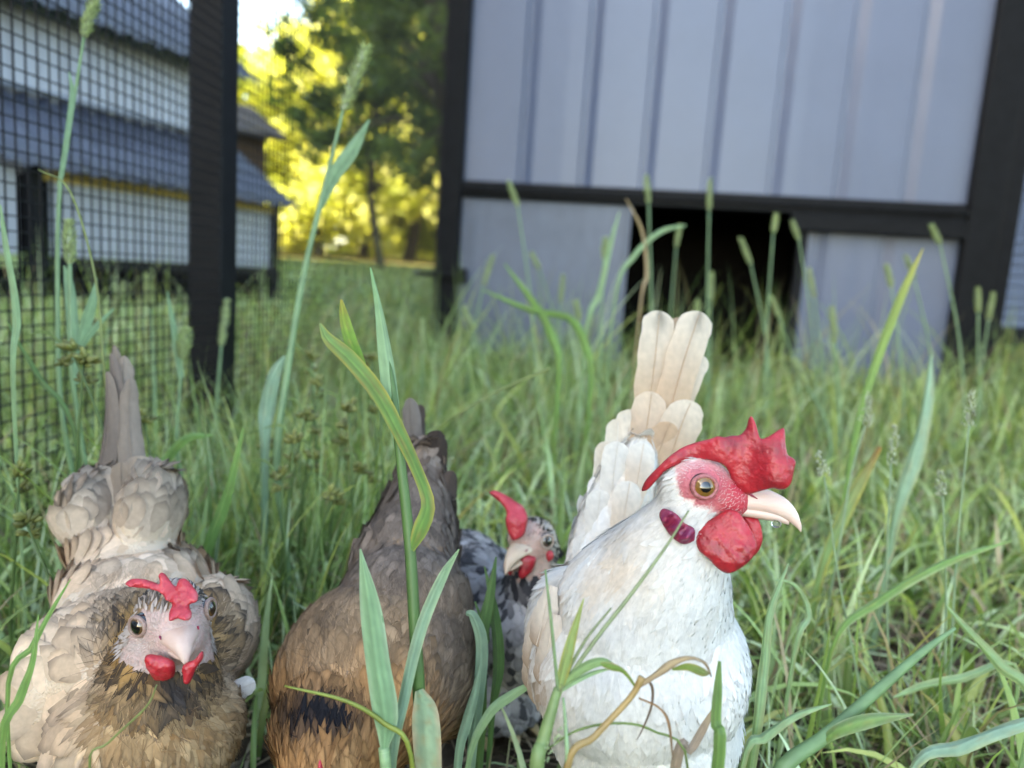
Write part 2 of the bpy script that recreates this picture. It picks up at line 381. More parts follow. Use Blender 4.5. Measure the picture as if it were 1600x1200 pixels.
# local: x along the wall (receding), -y towards the run, +y behind
def vsiding(name, x0, x1, z0, z1, y, pitch=0.1):
    par = SH
    k = x0; i = 0
    while k < x1-0.01:
        e = min(k+pitch, x1)
        MB().box(k+0.002, e-0.002, y, y+0.012, z0, z1, 0.002).build(name, M['siding'], par); k = e
vsiding('siding_board', 0.0, LEN, zA, ZE-0.015, 0.0)
sbox('nest_box_back', 'dark', 0.0, LEN, 0.013, 0.4, zA, ZE-0.02)
sbox('eave_board', 'timber', -0.04, LEN+0.03, -0.014, -0.001, ZE-0.05, ZE-0.012)
sbox('corner_post', 'frame', LEN, LEN+0.04, -0.02, 0.03, -0.3, ZE)
sbox('corner_post', 'frame', -0.08, -0.035, -0.02, 0.03, 0.0, ZE)
sbox('floor_rail', 'frame', -0.1, LEN+0.04, -0.022, 0.03, zA-0.05, zA-0.002)
ZW = ZE+0.33
corr_roof('nest_box_roof', SH, (-0.22, -0.10, ZE-0.01), (LEN+0.1, -0.10, ZE-0.01), (-0.22, 0.40, ZW), (LEN+0.1, 0.40, ZW), M['roof'], 17)
ZM = 1.27
vsiding('wall_board', -1.2, LEN-0.02, ZW-0.12, ZM+0.085, 0.41, 0.12)
sbox('wall_core', 'siding', -1.2, LEN-0.02, 0.424, 1.6, 0.3, ZM+0.085)
sbox('ridge_flashing', 'galv', -1.2, LEN, 0.385, 0.409, ZW+0.012, ZW+0.03)
corr_roof('main_roof', SH, (-1.4, 0.24, ZM-0.03), (LEN+0.16, 0.24, ZM-0.03), (-1.4, 1.2, ZM+0.72), (LEN+0.16, 1.2, ZM+0.72), M['roof'], 26)
corr_roof('main_roof', SH, (-1.4, 2.0, ZM-0.03), (LEN+0.16, 2.0, ZM-0.03), (-1.4, 1.2, ZM+0.72), (LEN+0.16, 1.2, ZM+0.72), M['roof'], 26)
vsiding('front_panel', -1.2, -0.12, zA, ZE-0.02, 0.0, 0.2)
sbox('underside_shade', 'dark', -1.2, LEN+0.02, 0.06, 0.08, -0.1, zA-0.051)  # dark sheet added to stand for the shade under the raised coop
sbox('end_wall', 'siding', LEN-0.02, LEN-0.005, 0.43, 1.6, zA, ZM)
for x in (-1.15, LEN-0.03): sbox('leg', 'frame', x, x+0.05, 1.5, 1.55, -0.2, zA)

# neighbouring coop beyond the right fence
Bq = P(1720, 300, 2.9)
RC = empty('side_coop', (Bq.x, Bq.y, 0), RUN_ANG)
tag(RC, 'light grey lapped wall with black frame glimpsed beyond the right hand mesh', 'coop')
zb = P(1580, 512, 2.9).z
for i in range(40):
    z = max(zb, 0.15)+i*0.042
    MB().add([(-0.36, 0, z), (1.0, 0, z), (1.0, 0, z+0.042), (-0.36, 0, z+0.042), (-0.36, -0.012, z), (1.0, -0.012, z), (1.0, -0.002, z+0.0418), (-0.36, -0.002, z+0.0418)],
             [(4, 5, 6, 7), (0, 1, 5, 4), (0, 4, 7, 3), (1, 2, 6, 5), (3, 7, 6, 2)]).build('siding_board', M['panel'], RC)
MB().box(-0.44, -0.361, -0.03, 0.05, -0.05, 2.0, 0.004).build('corner_post', M['frame'], RC)
MB().box(-0.36, 1.0, -0.03, 0.05, max(zb, 0.15)-0.07, max(zb, 0.15)-0.001, 0.004).build('bottom_rail', M['frame'], RC)
MB().box(-0.36, 1.0, 0.051, 0.9, max(zb, 0.15), 2.0).build('wall_core', M['dark'], RC)
MB().box(0.96, 1.0, -0.03, 0.05, -0.05, max(zb, 0.15)-0.071, 0.004).build('leg', M['frame'], RC)

# far brown barn between the sheds and the wood
q = P(395, 238, 11.0); gz = float(gh(q.x, q.y))
BN = empty('barn', (q.x, q.y, gz), R(38))
tag(BN, 'brown timber barn end with dark roof against the sunlit wood', 'barn')
zr = P(395, 212, 11.0).z-gz
for i in range(24): MB().box(-3.4+i*0.15, -3.4+i*0.15+0.145, -0.02, 0.0, 0, zr, 0.004).build('board', M['barn'], BN)
MB().box(-3.4, 0.2, 0.001, 3.0, 0, zr-0.01).build('wall_core', M['barn'], BN)
MB().add([(-3.6, -0.25, zr-0.06), (0.45, -0.25, zr-0.06), (0.45, 1.5, zr+0.62), (-3.6, 1.5, zr+0.62), (-3.6, -0.25, zr+0.01), (0.45, -0.25, zr+0.01), (0.45, 1.5, zr+0.7), (-3.6, 1.5, zr+0.7)],
         [(0, 1, 2, 3), (7, 6, 5, 4), (0, 4, 5, 1), (1, 5, 6, 2), (2, 6, 7, 3), (3, 7, 4, 0)]).build('roof', M['barnroof'], BN)

# ------------------------------------------------------------------ trees
def leaf_cards(centres, size, cols, up=0.35):
    n = len(centres)
    a = rng.normal(size=(n, 3)); a[:, 2] *= 0.6; a /= np.linalg.norm(a, axis=1)[:, None]
    b = rng.normal(size=(n, 3)); b -= a*(a*b).sum(1)[:, None]; b /= np.linalg.norm(b, axis=1)[:, None]
    s = size*rng.uniform(0.6, 1.3, n)[:, None]
    # leaf: 4-point kite, bent
    nn = np.cross(a, b)
    V = np.stack([centres-a*s, centres+b*s*0.55+nn*s*0.12, centres+a*s, centres-b*s*0.55+nn*s*0.12], 1).reshape(-1, 3)
    i = np.arange(n)[:, None]*4
    F = np.concatenate([i+np.array([[0, 1, 2]]), i+np.array([[0, 2, 3]])], 0)
    return V, F, np.repeat(cols, 4, 0)
def tree(name, x, y, height, crown_r, crown_z0, nleaf, lsize, colA, colB, label, group=None, seed=0, clumps=46, trunk_r=0.16, cf=(0.16, 0.34)):
    r = np.random.default_rng(seed); gz = float(gh(x, y))
    t = empty(name, (x, y, gz)); tag(t, label, 'tree', group)
    # trunk and limbs
    mb = MB(); n = 9
    lean = r.normal(0, 0.03, 2)
    tp = [(lean[0]*height*i/n+0.08*math.sin(i*1.3+seed), lean[1]*height*i/n+0.08*math.cos(i*1.7+seed), height*0.9*i/n-0.1) for i in range(n+1)]
    mb.tube(tp, [trunk_r*(1.25-1.15*i/n) for i in range(n+1)], 9)
    trunk = mb.build('trunk', M['bark'], t, True)
    cl = []
    for k in range(clumps):
        z = crown_z0+(height-crown_z0)*r.uniform(0.02, 1)**0.85
        f = (z-crown_z0)/(height-crown_z0); rad = crown_r*math.sqrt(max(0.02, 1-(2*f-0.85)**2/1.6))*r.uniform(0.35, 1.0)
        a = r.uniform(0, 2*math.pi); p = Vector((rad*math.cos(a), rad*math.sin(a), z)); cl.append(p)
        if k % 2 == 0:
            i0 = int(min(n-1, max(2, (z*0.75/height)*n))); s = Vector(tp[i0]); mid = s.lerp(p, 0.5)+Vector((0, 0, 0.12*rad))
            lb = MB().tube([s, mid, p], [trunk_r*0.32, trunk_r*0.2, trunk_r*0.06], 6); lb.build('limb', M['bark'], t, True)
    cl = np.array(cl); w = r.uniform(0.5, 1.5, len(cl)); w /= w.sum()
    ci = r.choice(len(cl), nleaf, p=w); cr = crown_r*r.uniform(*cf, len(cl))
    d = r.normal(size=(nleaf, 3)); d /= np.linalg.norm(d, axis=1)[:, None]; d *= (r.uniform(0, 1, nleaf)**0.45)[:, None]
    pos = cl[ci]+d*cr[ci][:, None]*np.array([1, 1, 0.75])
    m = np.clip(r.normal(0.5, 0.25, len(cl))[ci]+r.normal(0, 0.2, nleaf), 0, 1)[:, None]
    col = np.array(colA)*(1-m)+np.array(colB)*m
    V, F, cc = leaf_cards(pos, lsize, col)
    o = link('crown', mesh('crown', V, F, False, cc), M['leaf_tree'], t); o['kind'] = 'stuff'
    return t
def at_ground(px, dist):
    q = P(px, 430, dist); return q.x, q.y
# added building, out of view to the left, put there to shade the run
HS = empty('sun_blocker', (-6.7, 6.9, 0), math.pi); tag(HS, 'added unseen building left of the run, white boards and dark pitched roof, casting shade', 'sun_blocker')
for i in range(33): MB().box(-0.02, 0.0, 0, 18, 0.2*i, 0.2*i+0.196, 0.004).build('wall_board', M['siding'], HS)
MB().box(0.001, 7, 0, 18, -0.3, 6.6).build('wall', M['siding'], HS)
MB().add([(-0.4, -0.4, 6.45), (-0.4, 18.4, 6.45), (3.5, 18.4, 9.4), (3.5, -0.4, 9.4), (7.4, -0.4, 6.45), (7.4, 18.4, 6.45), (-0.4, -0.4, 6.6), (-0.4, 18.4, 6.6), (3.5, 18.4, 9.55), (3.5, -0.4, 9.55), (7.4, -0.4, 6.6), (7.4, 18.4, 6.6)],
         [(0, 1, 2, 3), (3, 2, 5, 4), (9, 8, 7, 6), (10, 11, 8, 9), (0, 6, 7, 1), (4, 5, 11, 10), (1, 7, 8, 2), (2, 8, 11, 5), (0, 3, 9, 6), (3, 4, 10, 9)]).build('roof', M['barnroof'], HS)
for yy in (0.0, 17.9): MB().add([(0.0, yy, 6.6), (7, yy, 6.6), (3.5, yy, 9.3), (0.0, yy+0.1, 6.6), (7, yy+0.1, 6.6), (3.5, yy+0.1, 9.3)], [(0, 1, 2), (3, 5, 4), (0, 3, 4, 1), (1, 4, 5, 2), (2, 5, 3, 0)]).build('gable', M['siding'], HS)
for yy in (2, 5.5, 9, 12.5, 15.5):
    for zz in (1.0, 4.0):
        wd = MB().box(-0.05, -0.021, yy, yy+1.0, zz, zz+1.3, 0.006).build('window', M['frame'], HS)
        MB().box(-0.055, -0.0505, yy+0.08, yy+0.92, zz+0.08, zz+1.22).build('pane', M['roof'], wd)
# the dark shade tree beside the coop, and the sunlit wood behind
x, y = at_ground(705, 8.5)
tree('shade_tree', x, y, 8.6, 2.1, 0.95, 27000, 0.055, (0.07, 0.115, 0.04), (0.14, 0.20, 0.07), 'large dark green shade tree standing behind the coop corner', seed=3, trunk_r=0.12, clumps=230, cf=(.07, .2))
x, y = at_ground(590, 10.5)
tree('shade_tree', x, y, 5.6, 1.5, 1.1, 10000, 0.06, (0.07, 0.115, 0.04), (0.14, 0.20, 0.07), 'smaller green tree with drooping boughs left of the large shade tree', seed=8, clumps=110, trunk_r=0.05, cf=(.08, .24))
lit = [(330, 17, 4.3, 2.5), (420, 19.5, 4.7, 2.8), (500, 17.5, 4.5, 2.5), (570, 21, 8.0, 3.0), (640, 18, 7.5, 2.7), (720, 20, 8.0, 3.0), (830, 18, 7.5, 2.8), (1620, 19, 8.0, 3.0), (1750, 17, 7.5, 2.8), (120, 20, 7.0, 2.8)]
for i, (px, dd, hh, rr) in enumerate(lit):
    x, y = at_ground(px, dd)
    tree('woodland_tree', x, y, hh, rr, 0.25, 9000, 0.12, (0.40, 0.45, 0.11), (0.74, 0.72, 0.30), 'sunlit yellow green tree in the wood beyond the field', 'sunlit trees beyond the field', seed=20+i, clumps=52, trunk_r=0.13)  # leaf colours raised beyond real foliage to carry the sunlit glow

# the far wood that closes the view
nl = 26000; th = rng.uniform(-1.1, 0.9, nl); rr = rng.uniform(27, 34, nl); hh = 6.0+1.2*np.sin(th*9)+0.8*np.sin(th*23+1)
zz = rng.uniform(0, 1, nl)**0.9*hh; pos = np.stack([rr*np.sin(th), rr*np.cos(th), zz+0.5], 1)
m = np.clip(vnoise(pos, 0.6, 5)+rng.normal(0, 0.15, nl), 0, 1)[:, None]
V, F, cc = leaf_cards(pos, 0.34, np.array((0.42, 0.46, 0.12))*(1-m)+np.array((0.74, 0.71, 0.30))*m)  # sunlit glow is put into these leaf colours too
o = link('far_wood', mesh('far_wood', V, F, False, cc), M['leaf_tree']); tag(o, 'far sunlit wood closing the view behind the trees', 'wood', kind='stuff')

# ------------------------------------------------------------------ hens
def feathermat(name, trans, rough, barbs, noise, nscale, bump=0.35):
    m = leafmat(name, trans, rough, (1.0, 0.97, 0.9), noise, nscale, 0.2)
    t = m.node_tree; L = t.links; b = t.nodes['Principled BSDF']
    b.inputs['Specular IOR Level'].default_value = 0.12
    if barbs:
        uv = t.nodes.new('ShaderNodeUVMap'); w = t.nodes.new('ShaderNodeTexWave'); w.bands_direction = 'X'
        w.inputs['Scale'].default_value = barbs; w.inputs['Distortion'].default_value = 1.2; w.inputs['Detail'].default_value = 3; w.inputs['Detail Scale'].default_value = 2
        bp = t.nodes.new('ShaderNodeBump'); bp.inputs['Strength'].default_value = bump; bp.inputs['Distance'].default_value = 0.0003
        L.new(uv.outputs[0], w.inputs['Vector']); L.new(w.outputs['Fac'], bp.inputs['Height']); L.new(bp.outputs[0], b.inputs['Normal'])
    return m
M['feather'] = feathermat('body_feather', 0.22, 0.75, 9, 0.10, 500, 0.25)
M['quill'] = feathermat('tail_feather', 0.42, 0.6, 26, 0.08, 300, 0.3)
M['skin'] = None
def skinmat():
    m, t, b = newmat('hen_skin'); L = t.links
    a = t.nodes.new('ShaderNodeAttribute'); a.attribute_name = 'Col'; L.new(a.outputs['Color'], b.inputs['Base Color'])
    b.inputs['Roughness'].default_value = 0.5; b.inputs['Subsurface Weight'].default_value = 0.12; b.inputs['Subsurface Radius'].default_value = (0.003, 0.0012, 0.001)
    b.inputs['Subsurface Scale'].default_value = 1
    tc = t.nodes.new('ShaderNodeTexCoord'); n = t.nodes.new('ShaderNodeTexVoronoi'); n.inputs['Scale'].default_value = 900
    n2 = t.nodes.new('ShaderNodeTexNoise'); n2.inputs['Scale'].default_value = 500
    bp = t.nodes.new('ShaderNodeBump'); bp.inputs['Strength'].default_value = 0.55; bp.inputs['Distance'].default_value = 0.0006
    L.new(tc.outputs['Object'], n.inputs['Vector']); L.new(n.outputs['Distance'], bp.inputs['Height']); L.new(bp.outputs[0], b.inputs['Normal'])
    return m
M['skin'] = skinmat()
def combmat(name, cA, cB, cC):
    """fleshy comb: pimpled skin, colour drifting between two reds and a paler, drier pink"""
    m, t, b = newmat(name); L = t.links; tc = t.nodes.new('ShaderNodeTexCoord')
    n = t.nodes.new('ShaderNodeTexNoise'); n.inputs['Scale'].default_value = 75; n.inputs['Detail'].default_value = 7; n.inputs['Roughness'].default_value = 0.6
    r = t.nodes.new('ShaderNodeValToRGB'); e = r.color_ramp.elements; e[0].position = 0.32; e[0].color = (*cB, 1); e[1].position = 0.55; e[1].color = (*cA, 1); x = e.new(0.74); x.color = (*cC, 1)
    L.new(tc.outputs['Object'], n.inputs['Vector']); L.new(n.outputs['Fac'], r.inputs[0]); L.new(r.outputs[0], b.inputs['Base Color'])
    v = t.nodes.new('ShaderNodeTexVoronoi'); v.feature = 'SMOOTH_F1'; v.inputs['Scale'].default_value = 1100; L.new(tc.outputs['Object'], v.inputs['Vector'])
    n2 = t.nodes.new('ShaderNodeTexNoise'); n2.inputs['Scale'].default_value = 330; n2.inputs['Detail'].default_value = 5; L.new(tc.outputs['Object'], n2.inputs['Vector'])
    ad = t.nodes.new('ShaderNodeMath'); ad.operation = 'MULTIPLY_ADD'; ad.inputs[1].default_value = -0.5; L.new(v.outputs['Distance'], ad.inputs[0]); L.new(n2.outputs['Fac'], ad.inputs[2])
    bp = t.nodes.new('ShaderNodeBump'); bp.inputs['Strength'].default_value = 0.65; bp.inputs['Distance'].default_value = 0.0005; L.new(ad.outputs[0], bp.inputs['Height']); L.new(bp.outputs[0], b.inputs['Normal'])
    rr = t.nodes.new('ShaderNodeMapRange'); rr.inputs[3].default_value = 0.28; rr.inputs[4].default_value = 0.6; L.new(n2.outputs['Fac'], rr.inputs[0]); L.new(rr.outputs[0], b.inputs['Roughness'])
    b.inputs['Specular IOR Level'].default_value = 0.55; b.inputs['Subsurface Weight'].default_value = 0.15; b.inputs['Subsurface Radius'].default_value = (0.004, 0.001, 0.0008); b.inputs['Subsurface Scale'].default_value = 1
    return m
M['comb'] = combmat('red_comb', (0.36, 0.012, 0.022), (0.17, 0.006, 0.012), (0.42, 0.07, 0.08))
M['comb_pink'] = combmat('pinkish_red_comb', (0.42, 0.03, 0.045), (0.30, 0.012, 0.02), (0.50, 0.13, 0.14))
M['lobe'] = plain('purple_red_earlobe', (0.30, 0.015, 0.035), 0.4, 0, 0, 180, 0.6, 500, 0.5, col2=(0.13, 0.02, 0.07), sss=0.2)
M['beak'] = plain('horn_beak', (0.60, 0.42, 0.36), 0.32, 0, 0, 60, 0.2, 300, 0.5, col2=(0.60, 0.48, 0.41), stretch=(1, 1, 4), sss=0.15)
M['beak_left'] = plain('pinkish_horn_beak', (0.52, 0.39, 0.33), 0.4, 0, 0, 90, 0.2, 300, 0.4, col2=(0.44, 0.30, 0.25), sss=0.1)
M['beak_grey'] = plain('pale_horn_beak', (0.55, 0.44, 0.33), 0.35, 0, 0, 60, 0.15, 300, 0.5, col2=(0.45, 0.33, 0.24), sss=0.15)
M['shank'] = plain('yellowish_shank', (0.50, 0.38, 0.20), 0.5, 0, 0.2, 200, 0.4, 500)
M['water'] = None
def watermat():
    m, t, b = newmat('water_drop'); b.inputs['Transmission Weight'].default_value = 1; b.inputs['IOR'].default_value = 1.33; b.inputs['Roughness'].default_value = 0.0
    return m
M['water'] = watermat()
def eyemat(name, iris, ring, pup):
    m, t, b = newmat(name); L = t.links
    tc = t.nodes.new('ShaderNodeTexCoord'); ln = t.nodes.new('ShaderNodeVectorMath'); ln.operation = 'NORMALIZE'
    sp = t.nodes.new('ShaderNodeSeparateXYZ'); L.new(tc.outputs['Object'], ln.inputs[0]); L.new(ln.outputs[0], sp.inputs[0])
    r = t.nodes.new('ShaderNodeValToRGB'); e = r.color_ramp.elements     # z of the unit normal: 1 at the pupil's centre
    e[0].position = 0.60; e[0].color = (0.012, 0.008, 0.006, 1); e[1].position = 0.66; e[1].color = (*ring, 1)
    for p, k in ((0.74, iris), (pup-0.012, tuple(x*0.75 for x in iris)), (pup+0.004, (0.003, 0.003, 0.003))):
        x = e.new(p); x.color = (*k, 1)
    n = t.nodes.new('ShaderNodeTexNoise'); n.inputs['Scale'].default_value = 1800; L.new(tc.outputs['Object'], n.inputs['Vector'])
    mx = t.nodes.new('ShaderNodeMix'); mx.data_type = 'RGBA'; mx.blend_type = 'MULTIPLY'; mx.inputs[0].default_value = 0.5
    L.new(sp.outputs[2], r.inputs[0]); L.new(r.outputs[0], mx.inputs[6]); L.new(n.outputs['Color'], mx.inputs[7]); L.new(mx.outputs[2], b.inputs['Base Color'])
    b.inputs['Roughness'].default_value = 0.12; b.inputs['Coat Weight'].default_value = 1; b.inputs['Coat Roughness'].default_value = 0.02
    return m
M['eye_amber'] = eyemat('amber_eye', (0.26, 0.13, 0.025), (0.10, 0.05, 0.015), 0.925)
M['eye_brown'] = eyemat('brown_eye', (0.13, 0.065, 0.025), (0.13, 0.10, 0.06), 0.84)
M['eye_grey'] = eyemat('grey_eye', (0.13, 0.10, 0.07), (0.06, 0.05, 0.04), 0.93)

def K(d): return d/FPX                                    # metres per photo pixel at depth d
CAMM = Matrix((RIGHT, UP, FWD)).transposed()              # columns: right, up, forward
def E(px, py, d, rx, ry, rd, ang=0.0):
    return (P(px, py, d), (rx*K(d), ry*K(d), rd), CAMM @ Matrix.Rotation(R(ang), 3, 'Z'))
def chain(pts, n=7, flat=1.0):
    p = spline(pts, n*(len(pts)-1)+1)
    return [(P(a, b, d), (r*K(d), r*K(d), r*K(d)*flat), CAMM) for a, b, d, r in p]
def body_mesh(name, blobs, voxel=0.0022, it=8):
    bm = bmesh.new()
    for p, r, rot in blobs:
        bmesh.ops.create_icosphere(bm, subdivisions=3, radius=1, matrix=Matrix.Translation(p) @ rot.to_4x4() @ Matrix.Diagonal((*r, 1)))
    me = bpy.data.meshes.new(name); bm.to_mesh(me); bm.free()
    o = bpy.data.objects.new(name, me); C.objects.link(o)
    md = o.modifiers.new('r', 'REMESH'); md.mode = 'VOXEL'; md.voxel_size = voxel
    sm = o.modifiers.new('s', 'SMOOTH'); sm.iterations = it; sm.factor = 0.5
    dg = bpy.context.evaluated_depsgraph_get(); m2 = bpy.data.meshes.new_from_object(o.evaluated_get(dg))
    bpy.data.objects.remove(o); bpy.data.meshes.remove(me)
    m2.polygons.foreach_set('use_smooth', np.full(len(m2.polygons), True)); m2.name = name
    return m2
def mesh_arrays(me):
    n = len(me.vertices); v = np.empty(n*3, np.float32); me.vertices.foreach_get('co', v); v = v.reshape(-1, 3).astype(float)
    nn = np.empty(n*3, np.float32); me.vertices.foreach_get('normal', nn); nn = nn.reshape(-1, 3).astype(float)
    me.calc_loop_triangles(); t = np.empty(len(me.loop_triangles)*3, np.int32); me.loop_triangles.foreach_get('vertices', t)
    return v, nn, t.reshape(-1, 3)
def scatter(v, nn, t, spacing, mask, r):
    a, b, cc = v[t[:, 0]], v[t[:, 1]], v[t[:, 2]]
    ar = 0.5*np.linalg.norm(np.cross(b-a, cc-a), axis=1); tot = ar.sum()
    N = int(min(160000, tot/(spacing**2)*3.2)); i = r.choice(len(t), N, p=ar/tot)
    u = r.uniform(size=(N, 2)); s = u.sum(1) > 1; u[s] = 1-u[s]
    p = a[i]+(b-a)[i]*u[:, :1]+(cc-a)[i]*u[:, 1:]
    n = nn[t[i, 0]]*(1-u.sum(1))[:, None]+nn[t[i, 1]]*u[:, :1]+nn[t[i, 2]]*u[:, 1:]; n /= np.linalg.norm(n, axis=1)[:, None]+1e-9
    k = mask(p, n); p, n = p[k], n[k]
    grid = {}; keep = []; cell = spacing; g = np.floor(p/cell).astype(int); s2 = spacing*spacing*0.75
    for j in range(len(p)):
        x, y, z = g[j]; ok = True; q = p[j]
        for dx in (-1, 0, 1):
            for dy in (-1, 0, 1):
                for dz in (-1, 0, 1):
                    for m in grid.get((x+dx, y+dy, z+dz), ()):
                        w = p[m]-q
                        if w[0]*w[0]+w[1]*w[1]+w[2]*w[2] < s2: ok = False; break
                    if not ok: break
                if not ok: break
            if not ok: break
        if ok: grid.setdefault((x, y, z), []).append(j); keep.append(j)
    return p[keep], n[keep]
def flow(p, anchors):
    A = np.array([list(P(a, b, d)) for a, b, d, *_ in anchors]); D = np.array([list(RIGHT*x-UP*y+FWD*z) for _, _, _, x, y, z in anchors])
    D /= np.linalg.norm(D, axis=1)[:, None]
    w = 1/(np.linalg.norm(p[:, None]-A[None], axis=2)**3+1e-7); return (w@D)/w.sum(1)[:, None]
SPROF = {'round': lambda s: (0.45+0.55*np.clip(s/0.5, 0, 1)**0.7)*np.sqrt(np.clip(1-np.clip((s-0.55)/0.455, 0, 1)**2, 0, 1)),
         'point': lambda s: np.sqrt(np.clip(s*5+0.25, 0, 1))*np.clip((1-s)*1.6, 0, 1)**0.8,
         'hair': lambda s: np.clip((1-s)*1.3, 0.12, 1)}
def feathers(p, n, dirs, L, Wd, tilt, curv, col, edge, r, nl=5, nw=3, prof='round', blend=0.6, jit=0.25, lift=0.0003, edge_pow=3.0):
    """n feathers as small curved sheets lying on a surface; returns V, F, col, normals, uv"""
    N = len(p); t = dirs-n*(dirs*n).sum(1)[:, None]; t /= np.linalg.norm(t, axis=1)[:, None]+1e-9
    b = np.cross(n, t); ja = r.normal(0, jit, N)[:, None]; t = t*np.cos(ja)+b*np.sin(ja); b = np.cross(n, t)
    L = np.broadcast_to(L, N)*r.uniform(0.8, 1.2, N); Wd = np.broadcast_to(Wd, N)*r.uniform(0.85, 1.15, N)
    s = np.sin(np.linspace(0, 1, nl)*math.pi/2) if prof == 'round' else np.linspace(0, 1, nl); x = np.linspace(-1, 1, nw) if nw > 1 else np.zeros(1)
    S, Xx = np.meshgrid(s, x, indexing='ij'); S = S.ravel(); Xx = Xx.ravel()
    w = SPROF[prof](S)
    # sheet: tip edge curls over the curvature of the body
    along = S[None]*L[:, None]; across = Xx[None]*w[None]*Wd[:, None]*0.5
    # rounded tip: outer lanes end earlier
    along = along-(Xx[None]**2)*(S[None]**4)*Wd[:, None]*0.12
    tl = np.broadcast_to(tilt, N)*r.uniform(0.6, 1.4, N)
    up = lift+along*tl[:, None]-along**2/(2*curv)-across**2/(2*curv*0.8)-(Xx[None]**2)*Wd[:, None]*0.07
    V = p[:, None]+t[:, None]*along[..., None]+b[:, None]*across[..., None]+n[:, None]*up[..., None]
    fn = n[:, None]-t[:, None]*(tl[:, None]-along/curv)[..., None]+b[:, None]*(across/curv+Xx[None]*0.25)[..., None]
    fn /= np.linalg.norm(fn, axis=2)[..., None]
    nm = n[:, None]*blend+fn*(1-blend); nm /= np.linalg.norm(nm, axis=2)[..., None]
    ed = np.maximum(smooth01(S, 1-1.0/edge_pow, 0.97), (np.abs(Xx)**4)*0.7*smooth01(S, 0.3, 0.6))[None, :, None]
    Cc = col[:, None]*(1-ed)+edge[:, None]*ed
    k = nl*nw; base = (np.arange(N)*k)[:, None, None]
    q = np.array([[i*nw+j, (i+1)*nw+j, (i+1)*nw+j+1, i*nw+j+1] for i in range(nl-1) for j in range(nw-1)])
    F = (base+q[None]).reshape(-1, 4)
    uv = np.stack([np.broadcast_to(S*2+np.abs(Xx)*0.5, (N, k)), np.broadcast_to(Xx, (N, k))], -1)
    return V.reshape(-1, 3), F, np.broadcast_to(Cc, (N, k, 3)).reshape(-1, 3), nm.reshape(-1, 3), uv.reshape(-1, 2)
def inside(px, py, poly):
    o = np.zeros(len(px), bool); n = len(poly)
    for i in range(n):
        x0, y0 = poly[i]; x1, y1 = poly[(i+1) % n]
        if y0 == y1: continue
        k = ((y0 > py) != (y1 > py)) & (px < (x1-x0)*(py-y0)/(y1-y0)+x0); o ^= k
    return o
def seg_dist(q, poly):
    d = np.full(len(q), 1e9); n = len(poly)
    for i in range(n):
        a = np.array(poly[i], float); b = np.array(poly[(i+1) % n], float); ab = b-a
        t = np.clip(((q-a)@ab)/(ab@ab+1e-12), 0, 1); d = np.minimum(d, np.linalg.norm(q-(a+t[:, None]*ab), axis=1))
    return d
def inflate(name, outline, d, T, kd, mat, parent, bend=None, step=3.0, rough=0.0, rs=900, axis_=None, seed=0, thick=None):
    """fleshy plate: outline in photo pixels at depth d, inflated to half-thickness T (m) away from its rim"""
    o = np.array(outline, float); cl = np.vstack([o[-1:], o, o[:2]])
    sm = []
    for i in range(1, len(o)+1):
        p0, p1, p2, p3 = cl[i-1], cl[i], cl[i+1], cl[(i+2) if i+2 < len(cl) else 2]
        for f in (0, 0.34, 0.67):
            sm.append(0.5*((2*p1)+(-p0+p2)*f+(2*p0-5*p1+4*p2-p3)*f*f+(-p0+3*p1-3*p2+p3)*f**3))
    poly = [tuple(x) for x in sm]
    x0, y0 = o.min(0); x1, y1 = o.max(0)
    gx_, gy_ = np.meshgrid(np.arange(x0, x1, step), np.arange(y0, y1, step)); q = np.stack([gx_.ravel(), gy_.ravel()], 1)
    q[:, 0] += (np.round((q[:, 1]-y0)/step) % 2)*step*0.5
    k = inside(q[:, 0], q[:, 1], poly); q = q[k]; q = q[seg_dist(q, poly) > step*0.5]
    pts = [Vector(x) for x in poly]+[Vector(x) for x in q]; ed = [(i, (i+1) % len(poly)) for i in range(len(poly))]
    vv, _, ff, *_ = delaunay_2d_cdt(pts, ed, [], 1, 1e-5)
    v2 = np.array([list(x) for x in vv]); dist = seg_dist(v2, poly); rim = dist < 0.05
    th = T*np.sqrt(1-np.exp(-dist/kd)) if thick is None else thick(v2, dist)
    dd = np.full(len(v2), float(d)) + (bend(v2[:, 0], v2[:, 1]) if bend else 0)
    mid = np.array([list(P(a, b, z)) for (a, b), z in zip(v2, dd)]); ax = _F if axis_ is None else np.array(axis_)
    nz1 = (vnoise(mid, rs, seed)-0.5)*rough*(~rim); nz2 = (vnoise(mid, rs, seed+9)-0.5)*rough*(~rim)
    front = mid-ax*(th+nz1)[:, None]; back = mid+ax*(th+nz2)[:, None]
    n = len(v2); bi = np.where(rim, np.arange(n), np.arange(n)+n)
    V = np.vstack([front, back]); F = []
    for f in ff:
        if len(f) < 3: continue
        F.append(tuple(reversed(f))); F.append(tuple(int(bi[i]) for i in f))
    me = bpy.data.meshes.new(name); me.from_pydata([tuple(x) for x in V], [], F); me.update(); me.validate()
    bm = bmesh.new(); bm.from_mesh(me); bmesh.ops.delete(bm, geom=[x for x in bm.verts if not x.link_faces], context='VERTS')
    bmesh.ops.recalc_face_normals(bm, faces=bm.faces); bm.to_mesh(me); bm.free()
    me.polygons.foreach_set('use_smooth', np.full(len(me.polygons), True))
    return link(name, me, M[mat], parent)
def zoomed(pts, s, ox, oy): return [(ox+x/s, oy+y/s) for x, y in pts]
